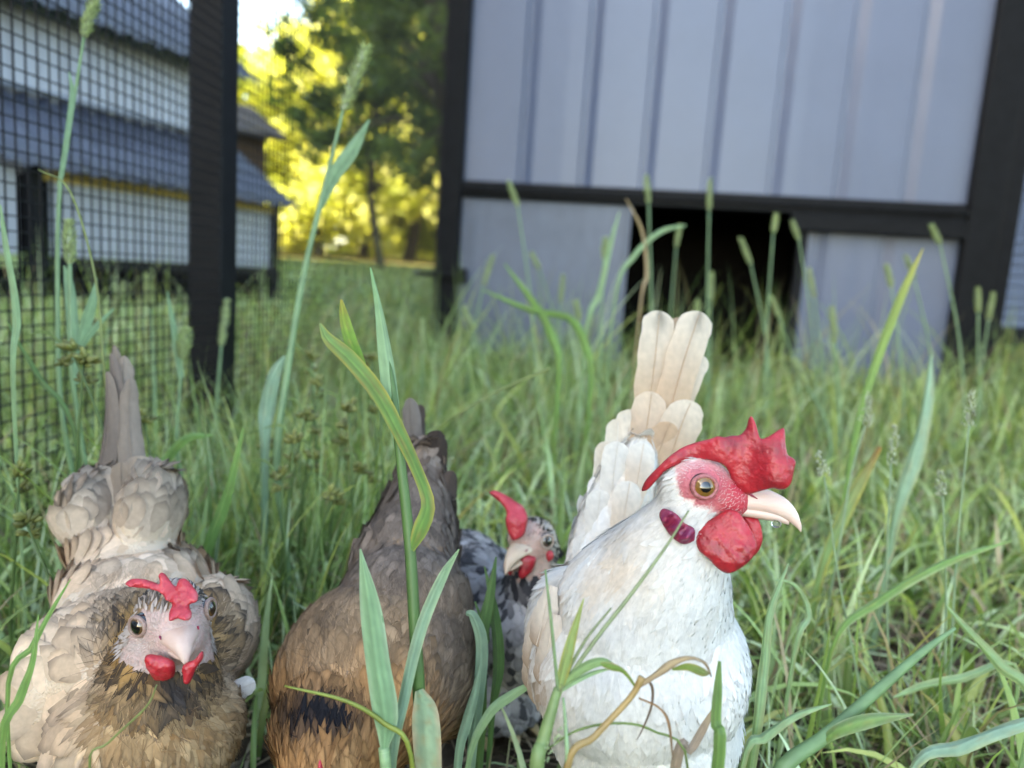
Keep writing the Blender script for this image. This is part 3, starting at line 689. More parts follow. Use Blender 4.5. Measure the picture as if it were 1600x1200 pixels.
def eyeball(parent, pos, out, r, mat, lid_col, skin='skin', lid=1.16):
    bm = bmesh.new(); bmesh.ops.create_uvsphere(bm, u_segments=28, v_segments=18, radius=r); me = bpy.data.meshes.new('eye'); bm.to_mesh(me); bm.free()
    me.polygons.foreach_set('use_smooth', np.full(len(me.polygons), True))
    o = link('eye', me, M[mat], parent); o.matrix_world = Matrix.Translation(pos) @ out.to_track_quat('Z', 'Y').to_matrix().to_4x4()
    # eyelid: fleshy ring
    V = []; F = []; n, m = 36, 12
    for i in range(n):
        a = 2*math.pi*i/n; el = 0.93+0.07*abs(math.cos(a))
        for j in range(m):
            b = 2*math.pi*j/m; rr = r*(0.84*el+0.17*math.cos(b)+0.02*math.sin(5*a+b)); V.append((rr*math.cos(a), rr*math.sin(a)*0.96, r*(0.60+0.17*math.sin(b)*lid)))
    for i in range(n):
        for j in range(m): F.append((i*m+j, ((i+1) % n)*m+j, ((i+1) % n)*m+(j+1) % m, i*m+(j+1) % m))
    l = link('eyelid', mesh('eyelid', V, F, True, np.tile(np.array(lid_col), (len(V), 1))), M[skin], o)
    return o
def loft(name, secs, frame, mat, parent, n=20):
    """secs: (x, z, half width, half height up, half height down) along a beak in a local frame (O, F, S, U)"""
    O, Fv, S, U = frame; secs = spline(secs, 18); V = []; F = []
    for x, z, hw, hu, hd in secs:
        for k in range(n):
            a = 2*math.pi*k/n; sx = math.cos(a); sz = math.sin(a)
            V.append(O+Fv*x+S*(math.copysign(abs(sx)**0.9, sx)*max(hw, 1e-5))+U*(z+(hu if sz > 0 else hd)*sz))
    m = len(secs)
    for i in range(m-1):
        for k in range(n): F.append((i*n+k, i*n+(k+1) % n, (i+1)*n+(k+1) % n, (i+1)*n+k))
    F.append(tuple(range(n))); F.append(tuple((m-1)*n+k for k in reversed(range(n))))
    me = mesh(name, V, F); bm = bmesh.new(); bm.from_mesh(me); bmesh.ops.recalc_face_normals(bm, faces=bm.faces); bm.to_mesh(me); bm.free()
    return link(name, me, M[mat], parent)
def beak(parent, frame, s, mat, ln=1.0, wd=1.0, dz=1.0):
    O, Fv, S, U = frame; k = 0.001*s
    up = [(11, -1.2, 6.0, 4.6, 3.0), (15, -1.4, 5.4, 4.2, 2.4), (20, -2.0, 4.2, 3.9, 1.9), (25, -3.6, 2.9, 3.4, 1.7), (29, -6.0, 1.7, 2.7, 1.6), (31.5, -9.4, 0.5, 1.2, 0.9)]
    lo = [(10, -5.6, 5.2, 1.8, 2.2), (15, -5.8, 4.6, 1.6, 2.2), (20, -6.4, 3.6, 1.3, 2.0), (25, -7.6, 2.2, 1.0, 1.5), (28, -8.8, 0.6, 0.5, 0.6)]
    sc = lambda q: [(k*(11+(r_[0]-11)*ln), k*r_[1]*dz, k*r_[2]*wd, k*r_[3], k*r_[4]) for r_ in q]
    b = loft('beak', sc(up), frame, mat, parent); loft('lower_mandible', sc(lo), frame, mat, b)
    # nostrils
    for sg in (-1, 1):
        p = O+Fv*((11+5.5*ln)*k)+S*(sg*4.7*wd*k)+U*(0.6*k); mb = MB().tube([p-Fv*1.2*k, p+Fv*0.2*k, p+Fv*1.6*k-U*0.4*k], [0.15*k, 0.42*k, 0.12*k], 8); mb.build('nostril', M['lobe'], b, True)
    return b
def quill(parent, base, tip, wpx, col, tcol, bend=0.0, roll=0.0, name='tail_feather', tipdark=0.0, cup=0.16, belly=0.72, edge=None, taper=0.0):
    """one large feather with its shaft; base/tip = (px,py,d)"""
    a, b = P(*base), P(*tip); d = (base[2]+tip[2])/2; ax = (b-a); L = ax.length; ax.normalize()
    side = ax.cross(FWD).normalized(); nrm = side.cross(ax).normalized()
    side = side*math.cos(roll)+nrm*math.sin(roll); nrm = side.cross(ax).normalized()
    if nrm.dot(FWD) > 0: nrm = -nrm
    wm = wpx*K(d); ns, nw = 22, 11; V = []; UV = []; CC = []
    r = np.random.default_rng(int(base[0]*7+tip[1]*13) % 99999); nick = [int(r.integers(8, 19)) for _ in range(2)]; nk = r.choice([-1, 1], 2)
    for i in range(ns):
        s = math.sin(i/(ns-1)*math.pi/2)**0.9; tl = min(0.5, 0.55*wm/L); w = (0.42+0.58*math.sin(min(1, s/belly)*math.pi/2))
        if s > 1-tl: w *= math.sqrt(max(0.0, 1-((s-1+tl)/tl)**2.3))
        w = max(w*(1-taper*s**1.2), 0.03)
        ctr = a+ax*(L*s)+side*(bend*K(d)*4*s*(1-s))+nrm*(0.012*L*math.sin(s*7)+0.05*L*s*(1-s))
        for j in range(nw):
            x = -1+2*j/(nw-1); ww = w*wm/2*(1+0.03*math.sin(s*31+x*3+base[0]))
            rag = r.normal(0, 0.012)*wm*(abs(x) > 0.9)
            V.append(ctr+side*(x*ww+rag)-nrm*(cup*wm*x*x*w))
            UV.append((s*L*40+abs(x)*wm*22, x)); f = smooth01(np.array(s), 0.45, 1.0)
            cc = np.array(col)*(1-f)+np.array(tcol)*f; cc = cc*(1-0.05*(abs(x) < 0.15))
            if tipdark: cc = cc*(1-tipdark*float(smooth01(np.array(s), 0.86, 0.97))*math.exp(-(x*2.6+0.3)**2))
            if edge is not None: cc = cc*(1-0.8*(abs(x) > 0.85)*(x*edge > 0))+np.array((0.02, 0.02, 0.025))*0.8*(abs(x) > 0.85)*(x*edge > 0)
            CC.append(cc*(0.94+0.12*float(r.uniform())))
    F = np.array([[i*nw+j, i*nw+j+1, (i+1)*nw+j+1, (i+1)*nw+j] for i in range(ns-1) for j in range(nw-1)])
    o = link(name, mesh(name, np.array([list(v) for v in V]), F, True, np.array(CC), np.array(UV)), M['quill'], parent)
    mid = nw//2; pts = [V[i*nw+mid]+nrm*0.0002 for i in range(0, ns-1, 3)]; k = len(pts)
    tv, tf = tube(pts, [max(0.00015, wm*0.022*(1-0.8*i/k)) for i in range(k)], 6)
    sh = link('shaft', mesh('shaft', tv, tf, True, np.tile(np.array(col)*1.05, (len(tv), 1))), M['quill'], o)
    return o
def leg(parent, hip, foot, heading, s=1.0, lift=0):
    hip, foot = Vector(hip), Vector(foot); k = s; hd = Vector((heading.x, heading.y, 0)).normalized(); sd = Vector((-hd.y, hd.x, 0))
    hock = foot-hd*0.018*k+Vector((0, 0, max(0.02, (hip.z-foot.z)*0.62))); mb = MB()
    mb.tube([hip, hip.lerp(hock, 0.6), hock, foot+Vector((0, 0, 0.012))], [0.011*k, 0.006*k, 0.0036*k, 0.0034*k], 10)
    o = mb.build('leg', M['shank'], parent, True)
    ank = foot+Vector((0, 0, 0.008))
    for a, l in ((-0.55, 0.026), (0, 0.031), (0.55, 0.026), (math.pi, 0.013)):
        dr = hd*math.cos(a)+sd*math.sin(a); e = ank+dr*l*k
        MB().tube([ank, ank+dr*l*k*0.35+Vector((0, 0, 0.001)), ank+dr*l*k*0.75-Vector((0, 0, 0.003)), Vector((e.x, e.y, 0.004)), Vector((e.x, e.y, 0.0005))+dr*0.004], [0.0036*k, 0.0032*k, 0.0027*k, 0.002*k, 0.0004], 8).build('toe', M['shank'], o, True)
    return o
def hen(name, blobs, layers, anchors, label, skincol, foot, voxel=0.0022, it=8, seed=1):
    me = body_mesh('body', blobs, voxel, it); v, nn, t = mesh_arrays(me)
    h = empty(name, (0, 0, 0)); tag(h, label, 'hen')
    px, py, d = proj(v); setcol(me, skincol(v, px, py, d)); link('body', me, M['skin'], h)
    r = np.random.default_rng(seed); dn = {}
    for ly in layers:
        nm = ly['name']; mask = ly['mask']
        p, n = scatter(v, nn, t, ly['sp'], lambda p_, n_: mask(p_, n_, *proj(p_)), r)
        if not len(p): continue
        q = proj(p); dirs = flow(p, ly.get('anchors', anchors)); cl, ed = ly['col'](p, *q, r)
        out = feathers(p, n, dirs, ly['L'](p, *q) if callable(ly['L']) else ly['L'], ly['W'](p, *q) if callable(ly['W']) else ly['W'], ly.get('tilt', 0.10), ly.get('curv', 0.06), cl, ed, r,
                       ly.get('nl', 5), ly.get('nw', 3), ly.get('prof', 'round'), ly.get('blend', 0.6), ly.get('jit', 0.2), edge_pow=ly.get('ep', 3.0))
        dn.setdefault(nm, []).append(out)
    for nm, outs in dn.items():
        off = 0; VV, FF, CC, NN, UU = [], [], [], [], []
        for V, F, cc, nr, uv in outs: VV.append(V); FF.append(F+off); CC.append(cc); NN.append(nr); UU.append(uv); off += len(V)
        o = link(nm, mesh(nm, np.vstack(VV), np.vstack(FF), True, np.vstack(CC), np.vstack(UU), np.vstack(NN)), M['feather'], h); o['kind'] = 'stuff'
    return h, v
def mixc(a, b, f): f = np.asarray(f)[:, None]; return np.array(a)[None]*(1-f)+np.array(b)[None]*f
def jitter(col, r, a=0.1): return col*np.exp(r.normal(0, a, len(col)))[:, None]
def gauss(px, py, x, y, rx, ry): return np.exp(-((px-x)/rx)**2-((py-y)/ry)**2)

# ---- white hen: breast to the camera, head turned to the right
WD = 0.272
yaw = R(12)
WF = (RIGHT*math.cos(yaw)-FWD*math.sin(yaw)-UP*0.10).normalized(); WS = -(FWD*math.cos(yaw)+RIGHT*math.sin(yaw)).normalized(); WU = (WS.cross(WF)*-1).normalized()
if WU.dot(UP) < 0: WU = -WU
blobs = [E(990, 1035, .305, 165, 150, .046), E(1000, 1115, .315, 150, 105, .048), E(935, 985, .345, 112, 105, .045), E(900, 990, .315, 78, 105, .03), E(1075, 1030, .302, 84, 120, .038)]
blobs += chain([(1085, 775, .274, 46), (1068, 830, .277, 66), (1040, 890, .284, 96), (1005, 960, .296, 135)], 8)
blobs += chain([(932, 930, .352, 60), (948, 850, .362, 58), (975, 770, .371, 50), (1000, 715, .378, 32)], 8, 0.45)
blobs += [E(1090, 760, WD, 57, 49, .0130, -8), E(1128, 777, WD-.001, 46, 36, .0102, -12), E(1075, 790, WD+.001, 46, 44, .0125)]
wanch = [(1090, 740, .262, -1, -.1, .25), (1120, 800, .262, -.8, .5, .2), (1060, 790, .262, -.75, .75, .1), (1010, 830, .27, -.75, .8, .1), (1110, 880, .27, -.15, 1, 0), (1050, 900, .265, -.45, 1, 0), (920, 910, .30, -.8, .7, .2),
         (1000, 1050, .26, 0, 1, .1), (860, 950, .30, -.35, 1, .1), (1150, 1050, .29, .05, 1, .2), (840, 1050, .30, .1, 1, .2), (1000, 1160, .27, 0, 1, .3),
         (915, 860, .35, .12, -1, .1), (950, 800, .36, .2, -1, .1), (985, 720, .37, .3, -1, .1), (905, 900, .35, 0, -1, .1)]
face = zoomed([(380, 430), (440, 400), (560, 385), (680, 410), (750, 450), (790, 550), (800, 640), (720, 700), (640, 720), (560, 690), (480, 660), (410, 620), (385, 520)], 4, 960, 620)
def wskin(v, px, py, d):
    col = mixc((0.74, 0.71, 0.65), (0.74, 0.71, 0.65), np.zeros(len(px)))
    f = inside(px, py, face) & (d < .30); e = np.hypot((px-1097)/38, (py-760)/32)
    pink = mixc((0.40, 0.10, 0.12), (0.62, 0.36, 0.34), smooth01(e, 0.75, 1.5))
    pink = pink*(0.85+0.3*vnoise(v, 700, 3))[:, None]; col[f] = pink[f]
    l = gauss(px, py, 1150, 800, 34, 20)+gauss(px, py, 1158, 765, 32, 22); l = np.clip(l*1.3, 0, 1)*(d < .30); col = col*(1-l[:, None])+np.array((0.40, 0.03, 0.05))*l[:, None]
    return col
def wcol(p, px, py, d, r):
    n = vnoise(p, 90, 4); base = mixc((0.64, 0.63, 0.60), (0.71, 0.705, 0.69), n)
    cream = np.clip(gauss(px, py, 930, 900, 90, 50)*0.9+gauss(px, py, 1000, 850, 50, 60)*0.5+gauss(px, py, 985, 780, 60, 120)*0.8*(d > .33), 0, 1)*np.clip(vnoise(p, 160, 8)*1.6-0.2, 0, 1)
    base = base*(1-cream[:, None]*0.6)+np.array((0.66, 0.50, 0.34))*cream[:, None]*0.6
    wing = gauss(px, py, 838, 1020, 34, 75)*np.clip(vnoise(p, 220, 6)*2-0.3, 0, 1); wing = np.clip(wing*1.1, 0, 0.85)
    base = base*(1-wing[:, None])+np.array((0.36, 0.26, 0.18))*wing[:, None]
    b2 = jitter(base, r, 0.04); return np.minimum(b2, 0.82), np.minimum(b2*1.04, 0.84)
head_w = lambda px, py, d: (np.hypot((px-1085)/78, (py-775)/72) < 1) & (d < .30)
infa = lambda px, py, d: (inside(px, py, face) | ((px > 1128) & (py < 815))) & (d < .285)
neck_w = lambda px, py, d: (d < .345) & ((px > 868) | (py < 930)) & ((py > 900) | (px > 960+0.6*(900-py)*0))
W_ = dict
snout = lambda px, py, d: (px > 1118) & (py < 835) & (d < .31)
layers = [
    W_(name='plumage', sp=.0027, L=.0115, W=.0060, tilt=.035, curv=.05, mask=lambda p, n, px, py, d: ~neck_w(px, py, d) & ~head_w(px, py, d) & ~snout(px, py, d), col=wcol, nl=6, nw=5, blend=.93, jit=.18),
    W_(name='plumage', sp=.0021, L=.0095, W=.0036, tilt=.09, curv=.045, mask=lambda p, n, px, py, d: neck_w(px, py, d) & ~head_w(px, py, d) & ~snout(px, py, d), col=wcol, prof='point', blend=.72, jit=.28),
    W_(name='plumage', sp=.0013, L=.0052, W=.0013, tilt=.12, curv=.03, mask=lambda p, n, px, py, d: head_w(px, py, d) & ~infa(px, py, d), col=wcol, nl=4, prof='point', blend=.5, jit=.22),
    W_(name='bristles', sp=.0009, L=.0015, W=.0002, tilt=.35, curv=.02, mask=lambda p, n, px, py, d: infa(px, py, d) & (np.hypot((px-1097)/30, (py-760)/27) > 1) & (vnoise(p, 400, 2) > 0.35), col=lambda p, px, py, d, r: (np.tile((0.66, 0.52, 0.50), (len(p), 1)), np.tile((0.7, 0.6, 0.58), (len(p), 1))), nl=3, nw=2, prof='hair', blend=.3, jit=.4),
    W_(name='down', sp=.0013, L=.0075, W=.00026, tilt=.16, curv=.05, mask=lambda p, n, px, py, d: ((neck_w(px, py, d) & ~infa(px, py, d)) | ((py > 900) & (d < .33))) & ~snout(px, py, d), col=wcol, nl=4, nw=2, prof='hair', blend=.5, jit=.3)]
wh, wv = hen('hen', blobs, layers, wanch, 'white hen with a big red comb, head turned in profile, cream tail raised', wskin, None, 0.0019, 7, 11)
def wb(x, y): return -(x-1097)*K(WD)*math.tan(yaw)
comb = zoomed([(170, 580), (200, 515), (280, 432), (350, 367), (430, 314), (520, 282), (600, 262), (645, 246), (690, 252), (735, 242), (785, 238), (822, 200), (834, 155), (846, 126), (862, 126), (884, 170), (903, 240), (918, 262), (955, 252), (1008, 220), (1044, 198), (1064, 204), (1069, 290), (1082, 358), (1108, 378), (1132, 402), (1124, 450), (1108, 530), (1075, 572), (1030, 580), (985, 572), (910, 590), (850, 606), (795, 600), (745, 545), (715, 470), (680, 424), (600, 398), (520, 394), (440, 414), (390, 432), (330, 455), (270, 515), (215, 575), (185, 590)], 4, 960, 620)
inflate('comb', comb, WD-.004, .0025, 8, 'comb', wh, bend=lambda x, y: wb(x, y)-.0045*smooth01(x, 1120, 1240)*np.sin((y-680)/40)+.0012*np.sin(x/13), step=1.8, rough=.0005, rs=600, seed=3)
inflate('wattle', zoomed([(715, 705), (640, 742), (560, 800), (512, 880), (528, 960), (585, 1010), (640, 1068), (700, 1104), (760, 1088), (830, 1040), (873, 985), (888, 925), (866, 855), (820, 780), (775, 722)], 4, 960, 620), WD-.0095, .0030, 14, 'comb', wh, bend=lambda x, y: wb(x, y)-.004*smooth01(y, 800, 880), step=1.9, rough=.0009, rs=520, seed=5)
inflate('wattle', zoomed([(800, 740), (860, 745), (900, 765), (922, 830), (926, 900), (900, 965), (860, 1000), (810, 980), (800, 860)], 4, 960, 620), WD-.002, .0026, 12, 'comb', wh, bend=lambda x, y: wb(x, y)+.003, step=2.4, rough=.0012, rs=380, seed=6)
inflate('earlobe', zoomed([(280, 745), (300, 700), (345, 708), (395, 738), (440, 790), (498, 822), (505, 870), (488, 905), (440, 922), (395, 905), (350, 866), (312, 815)], 4, 960, 620), WD-.0126, .0022, 9, 'lobe', wh, bend=lambda x, y: .0035*smooth01(x, 1065, 1030)+.0012*np.sin((x+y)/5), step=1.8, rough=.0018, rs=560, seed=7)
# beak: loft in the head's own frame; scale from the traced length
eyeO = P(1105, 772, WD)
wfr = (eyeO, WF, WS, WU)
k = K(WD)
bk = [(12, -6, 24, 12, 10), (30, -6, 24, 16, 12), (48, -5, 22, 21, 14), (78, -3, 18, 23, 15), (102, -6, 14, 21, 14), (121, -12, 9.5, 17, 13), (135, -23, 5.5, 12, 10), (143, -36, 1.8, 6, 4)]
b_ = loft('beak', [tuple(a*k for a in q) for q in bk], wfr, 'beak', wh)
lo = [(10, -16, 20, 6, 6), (28, -18, 21, 7, 9), (55, -17, 18, 8, 10), (85, -18, 13.5, 8, 10), (108, -21, 9, 8, 8), (124, -27, 4, 4, 4)]
loft('lower_mandible', [tuple(a*k for a in q) for q in lo], wfr, 'beak', b_)
for sg in (-1, 1):
    o = eyeO+WF*(64*k)+WS*(sg*18.6*k)+WU*(9*k); MB().tube([o-WF*9*k+WU*3*k, o, o+WF*9*k-WU*4*k], [0.6*k, 2.0*k, 0.6*k], 8).build('nostril', M['lobe'], b_, True)
eyeball(wh, P(1097, 760, WD-.0098), (WS*0.95+WF*0.22+WU*0.1).normalized(), .0050, 'eye_amber', (0.30, 0.10, 0.10))
eyeball(wh, eyeO-WS*.0102+WF*.001+WU*.002, (-WS*0.95+WF*0.25).normalized(), .0050, 'eye_amber', (0.30, 0.10, 0.10))
cr, wt, bg_ = (0.56, 0.41, 0.28), (0.72, 0.64, 0.54), (0.50, 0.36, 0.25)
T = [((985, 790, .386), (1030, 486, .396), 54, cr, wt, -6, .1, .55, None), ((1012, 790, .384), (1093, 487, .394), 58, cr, wt, 5, -.15, .5, None), ((1000, 760, .392), (1066, 497, .402), 40, (0.45, 0.32, 0.23), (0.40, 0.30, 0.22), 0, 0, .6, None),
     ((1030, 760, .39), (1098, 556, .398), 34, cr, wt, 6, -.4, 0, 1), ((985, 800, .376), (1018, 612, .383), 44, bg_, (0.72, 0.60, 0.48), -3, .1, .15, None), ((1030, 800, .374), (1080, 626, .380), 52, cr, wt, 6, -.15, 0, None),
     ((962, 830, .376), (985, 640, .386), 36, (0.76, 0.72, 0.66), wt, -5, .2, 0, None), ((940, 850, .374), (966, 655, .388), 30, (0.76, 0.74, 0.70), wt, -5, .3, 0, -1), ((1003, 800, .371), (1047, 660, .378), 38, bg_, cr, 3, 0, 0, None),
     ((920, 880, .366), (948, 690, .382), 28, (0.78, 0.76, 0.72), wt, -4, .3, 0, None), ((1010, 830, .366), (1035, 700, .373), 38, cr, wt, 3, 0, 0, None), ((975, 850, .366), (992, 700, .375), 40, (0.70, 0.60, 0.48), wt, -2, 0, 0, None),
     ((945, 870, .362), (962, 730, .374), 38, (0.74, 0.68, 0.60), wt, -2, .1, 0, None), ((1000, 860, .358), (1022, 745, .367), 38, cr, (0.70, 0.58, 0.46), 2, 0, 0, None), ((965, 890, .356), (985, 770, .366), 40, (0.70, 0.60, 0.48), wt, 0, 0, 0, None),
     ((930, 900, .356), (940, 770, .368), 38, (0.76, 0.72, 0.66), wt, 0, .1, 0, None), ((985, 900, .350), (1005, 800, .358), 36, cr, (0.72, 0.62, 0.5), 0, 0, 0, None), ((948, 920, .350), (962, 815, .360), 38, (0.74, 0.66, 0.56), wt, 0, 0, 0, None),
     ((915, 920, .350), (918, 810, .362), 36, (0.78, 0.75, 0.70), wt, 0, .1, 0, None), ((965, 930, .343), (978, 848, .352), 34, (0.74, 0.66, 0.56), wt, 0, 0, 0, None), ((925, 935, .345), (930, 855, .354), 36, (0.78, 0.74, 0.68), wt, 0, 0, 0, None), ((900, 925, .348), (898, 845, .358), 28, (0.78, 0.76, 0.72), wt, 0, .2, 0, None)]
for b0, t0, w, c0, c1, bd, rl, tdk, eg in [q for q in T if q[1][1] < 695]:
    f_ = lambda q: (q[0], q[1], .374+(q[2]-.374)*(.42 if q[1] > 600 else .8))
    quill(wh, f_(b0), f_(t0), w*(1.0 if t0[1] < 600 else 1.25), c0, c1, bd, rl*.5, tipdark=tdk, edge=eg, cup=.05)
for b0, t0, w, c0 in (((950, 815, .3585), (966, 690, .369), 44, 1), ((988, 800, .358), (1006, 692, .369), 44, 0), ((928, 880, .351), (938, 765, .361), 42, 1), ((966, 870, .349), (984, 752, .359), 44, 0), ((945, 925, .343), (952, 825, .353), 42, 1), ((985, 905, .343), (1000, 815, .351), 40, 0), ((912, 930, .345), (912, 835, .355), 34, 1)):
    quill(wh, b0, t0, w, (0.66, 0.62, 0.56) if c0 else (0.62, 0.52, 0.42), (0.70, 0.67, 0.62), 0, 0, cup=.06, name='covert_feather')
wb_, wl = (0.40, 0.30, 0.22), (0.68, 0.60, 0.52)
for b0, t0, w in (((862, 915, .290), (838, 1010, .288), 44), ((842, 950, .298), (826, 1045, .300), 40), ((868, 960, .284), (845, 1070, .284), 44), ((845, 1000, .294), (836, 1100, .298), 40), ((862, 1020, .286), (852, 1112, .290), 36), ((835, 985, .304), (824, 1075, .308), 32)):
    quill(wh, b0, t0, w, wl, wb_, 0, -.5, name='wing_feather', cup=.2)
leg(wh, P(960, 1120, .31), (P(960, 1120, .31).x, P(960, 1120, .31).y-0.005, 0), -FWD); leg(wh, P(1050, 1120, .31), (P(1060, 1120, .31).x, P(1060, 1120, .31).y, 0), -FWD+RIGHT*.4)
# the drop hanging from the beak
bm = bmesh.new(); bmesh.ops.create_uvsphere(bm, u_segments=20, v_segments=14, radius=1)
for v_ in bm.verts: v_.co = (v_.co.x*.0018, v_.co.y*.0016, v_.co.z*.0014)
me = bpy.data.meshes.new('water_drop'); bm.to_mesh(me); bm.free(); me.polygons.foreach_set('use_smooth', np.full(len(me.polygons), True))
o = link('water_drop', me, M['water']); o.location = P(1213, 819, WD-.0075); tag(o, 'clear water drop hanging under the white hen beak', 'drop')

# ---- cream laced hen walking to the camera
blobs = [E(235, 1140, .302, 138, 110, .036), E(212, 1020, .335, 152, 105, .046), E(215, 930, .362, 112, 62, .04), E(112, 1070, .318, 52, 112, .030, 8), E(316, 1005, .337, 74, 92, .036, -10),
         E(150, 812, .392, 40, 68, .026, 6), E(236, 806, .392, 42, 72, .026, -6), E(190, 780, .405, 58, 60, .018), E(195, 870, .385, 75, 45, .03)]
blobs += chain([(268, 955, .292, 48), (260, 1010, .290, 66), (248, 1075, .294, 90)], 7)
LO = P(270, 968, .289); LF = ((CPOS-LO).normalized()+RIGHT*.16-UP*.34).normalized(); LS = LF.cross(UP).normalized(); LS = (LS*-1 if LS.dot(RIGHT) < 0 else LS); LS = (LS+UP*.10).normalized(); LU = LS.cross(LF).normalized(); LU = LU if LU.dot(UP) > 0 else -LU
LEYE = [LO+(LF*4.5-LS*8.9+LU*2.6)*.0012, LO+(LF*4.5+LS*8.9+LU*2.6)*.0012]
def hrot(Fv, S, U): return Matrix((Fv, S, U)).transposed()
def headblobs(O, Fv, S, U, s):
    k = .001*s; rt = hrot(Fv, S, U)
    return [(O, (14.5*k, 11.5*k, 12.5*k), rt), (O+Fv*8*k-U*3*k, (9.5*k, 8.0*k, 8.2*k), rt), (O-Fv*5*k-U*5*k, (13*k, 11*k, 12*k), rt)]
blobs += headblobs(LO, LF, LS, LU, 1.2)
lan = [(265, 930, .285, 0, -1, .6), (200, 960, .285, -1, .2, .4), (335, 960, .285, 1, .2, .4), (180, 1040, .28, -.8, .8, .2), (330, 1060, .28, .7, .8, .2), (255, 1090, .27, 0, 1, .1), (250, 1150, .27, 0, 1, .2), (110, 1100, .28, -.2, 1, .3),
       (200, 900, .35, 0, -1, .5), (120, 960, .32, -.25, -1, .5), (330, 920, .34, .1, -1, .5), (70, 1040, .31, -.2, -.6, .8), (380, 1010, .33, .3, -.3, .8), (150, 800, .38, -.1, -1, .1), (240, 800, .38, .1, -1, .1), (195, 860, .38, 0, -1, .2), (100, 1010, .29, -.3, -.7, .6)]
def lskin(v, px, py, d):
    col = mixc((0.48, 0.35, 0.24), (0.56, 0.44, 0.33), vnoise(v, 120, 1)); fr_ = (py > 930) & (d < .325) & (px > 160); col[fr_] = (0.20, 0.12, 0.06); loc = v-np.array(LO); x = loc@np.array(LF); z = loc@np.array(LU)
    f = (x > 0.003) & (np.linalg.norm(loc, axis=1) < .024) & (z < .009); col[f] = mixc((0.38, 0.30, 0.27), (0.45, 0.28, 0.25), vnoise(v, 300, 5))[f]
    return col
def lcol(p, px, py, d, r):
    n = vnoise(p, 130, 4); n2 = vnoise(p, 260, 9); hack = np.clip(np.exp(-((np.hypot((px-255)/102, (py-1015)/92))**4))*1.3, 0, 1)*(d < .325)
    back = mixc((0.56, 0.385, 0.25), (0.68, 0.53, 0.40), n); sad = smooth01(-py, -880, -800); back = back*(1-sad[:, None])+mixc((0.36, 0.27, 0.20), (0.47, 0.375, 0.30), n)*sad[:, None]
    hk = mixc((0.15, 0.075, 0.025), (0.40, 0.235, 0.09), n2); br = mixc((0.22, 0.115, 0.045), (0.52, 0.36, 0.20), n2); fb = smooth01(py, 1040, 1110)*(d < .315)*smooth01(px, 105, 165)
    col = back*(1-hack[:, None])+hk*hack[:, None]; col = col*(1-fb[:, None])+br*fb[:, None]
    thr = gauss(px, py, 270, 1075, 38, 40)*(d < .30); col = col*(1-thr[:, None])+np.array((0.05, 0.045, 0.05))*thr[:, None]
    bk_ = (r.uniform(size=len(p)) < .34)*hack*(1-.6*fb); col = col*(1-.85*bk_[:, None])+np.array((0.03, 0.025, 0.025))*.85*bk_[:, None]
    col = jitter(col, r, 0.14); dk = np.clip(hack*0.9+0.52, 0, 0.96)*(1-0.25*fb); edge = col*(1-dk[:, None])+np.array((0.035, 0.03, 0.03))*dk[:, None]
    return col, edge
def lhead(p, px, py, d, r):
    col = mixc((0.30, 0.25, 0.22), (0.55, 0.47, 0.43), vnoise(p, 350, 3)); dk = (vnoise(p, 500, 7) > 0.62)*smooth01(-py, -985, -930); col = col*(1-0.8*dk[:, None]); return jitter(col, r, .12), jitter(col*0.9, r, .1)
def lloc(p): loc = p-np.array(LO); return loc@np.array(LF), loc@np.array(LS), loc@np.array(LU)
lh = lambda p: (np.linalg.norm(p-np.array(LO), axis=1) < .021)
leye = lambda p: np.min([np.linalg.norm(p-np.array(e_), axis=1) for e_ in LEYE], axis=0) < .0056
def lface(p): x, y, z = lloc(p); return lh(p) & (x > .004) & (z < .008)
layers = [
    W_(name='plumage', sp=.0042, L=.0165, W=.0130, tilt=.08, curv=.05, mask=lambda p, n, px, py, d: ~lh(p) & ((d > .315) | (py < 905) | (px < 135)), col=lcol, nl=7, nw=5, blend=.93, jit=.18, ep=3.2),
    W_(name='plumage', sp=.0021, L=.0105, W=.0038, tilt=.12, curv=.045, mask=lambda p, n, px, py, d: ~lh(p) & (d <= .318) & (py >= 900) & (px > 125), col=lcol, nl=6, nw=3, prof='point', blend=.82, jit=.42, ep=2.2),
    W_(name='plumage', sp=.0014, L=.0042, W=.0013, tilt=.2, curv=.03, mask=lambda p, n, px, py, d: lh(p) & ~lface(p) & ~leye(p), col=lhead, nl=4, prof='point', blend=.5, jit=.3),
    W_(name='bristles', sp=.0010, L=.0018, W=.00025, tilt=.25, curv=.02, mask=lambda p, n, px, py, d: lface(p) & ~leye(p) & (lloc(p)[0] < .0145), col=lhead, nl=3, nw=2, prof='hair', blend=.4, jit=.4),
    W_(name='down', sp=.0014, L=.0085, W=.00032, tilt=.2, curv=.05, mask=lambda p, n, px, py, d: ~lh(p) & (d < .345) & (px > 140), col=lcol, nl=4, nw=2, prof='hair', blend=.5, jit=.5)]
lhn, lv = hen('hen', blobs, layers, lan, 'cream and brown laced hen facing the camera with small red comb', lskin, None, 0.002, 7, 12)
def zz1(q): return zoomed(q, 3.157, 0, 820)
inflate('comb', zz1([(620, 288), (655, 266), (720, 270), (788, 292), (784, 248), (803, 236), (835, 276), (868, 304), (882, 272), (915, 266), (948, 302), (976, 345), (970, 380), (932, 396), (946, 440), (930, 472), (882, 462), (842, 474), (836, 430), (850, 392), (818, 364), (788, 332), (740, 316), (660, 308)]), .2735, .0022, 6, 'comb_pink', lhn, bend=lambda x, y: .006*smooth01(-y, -960, -900)-.004*smooth01(y, 940, 970), step=1.7, rough=.0014, rs=600, seed=2)
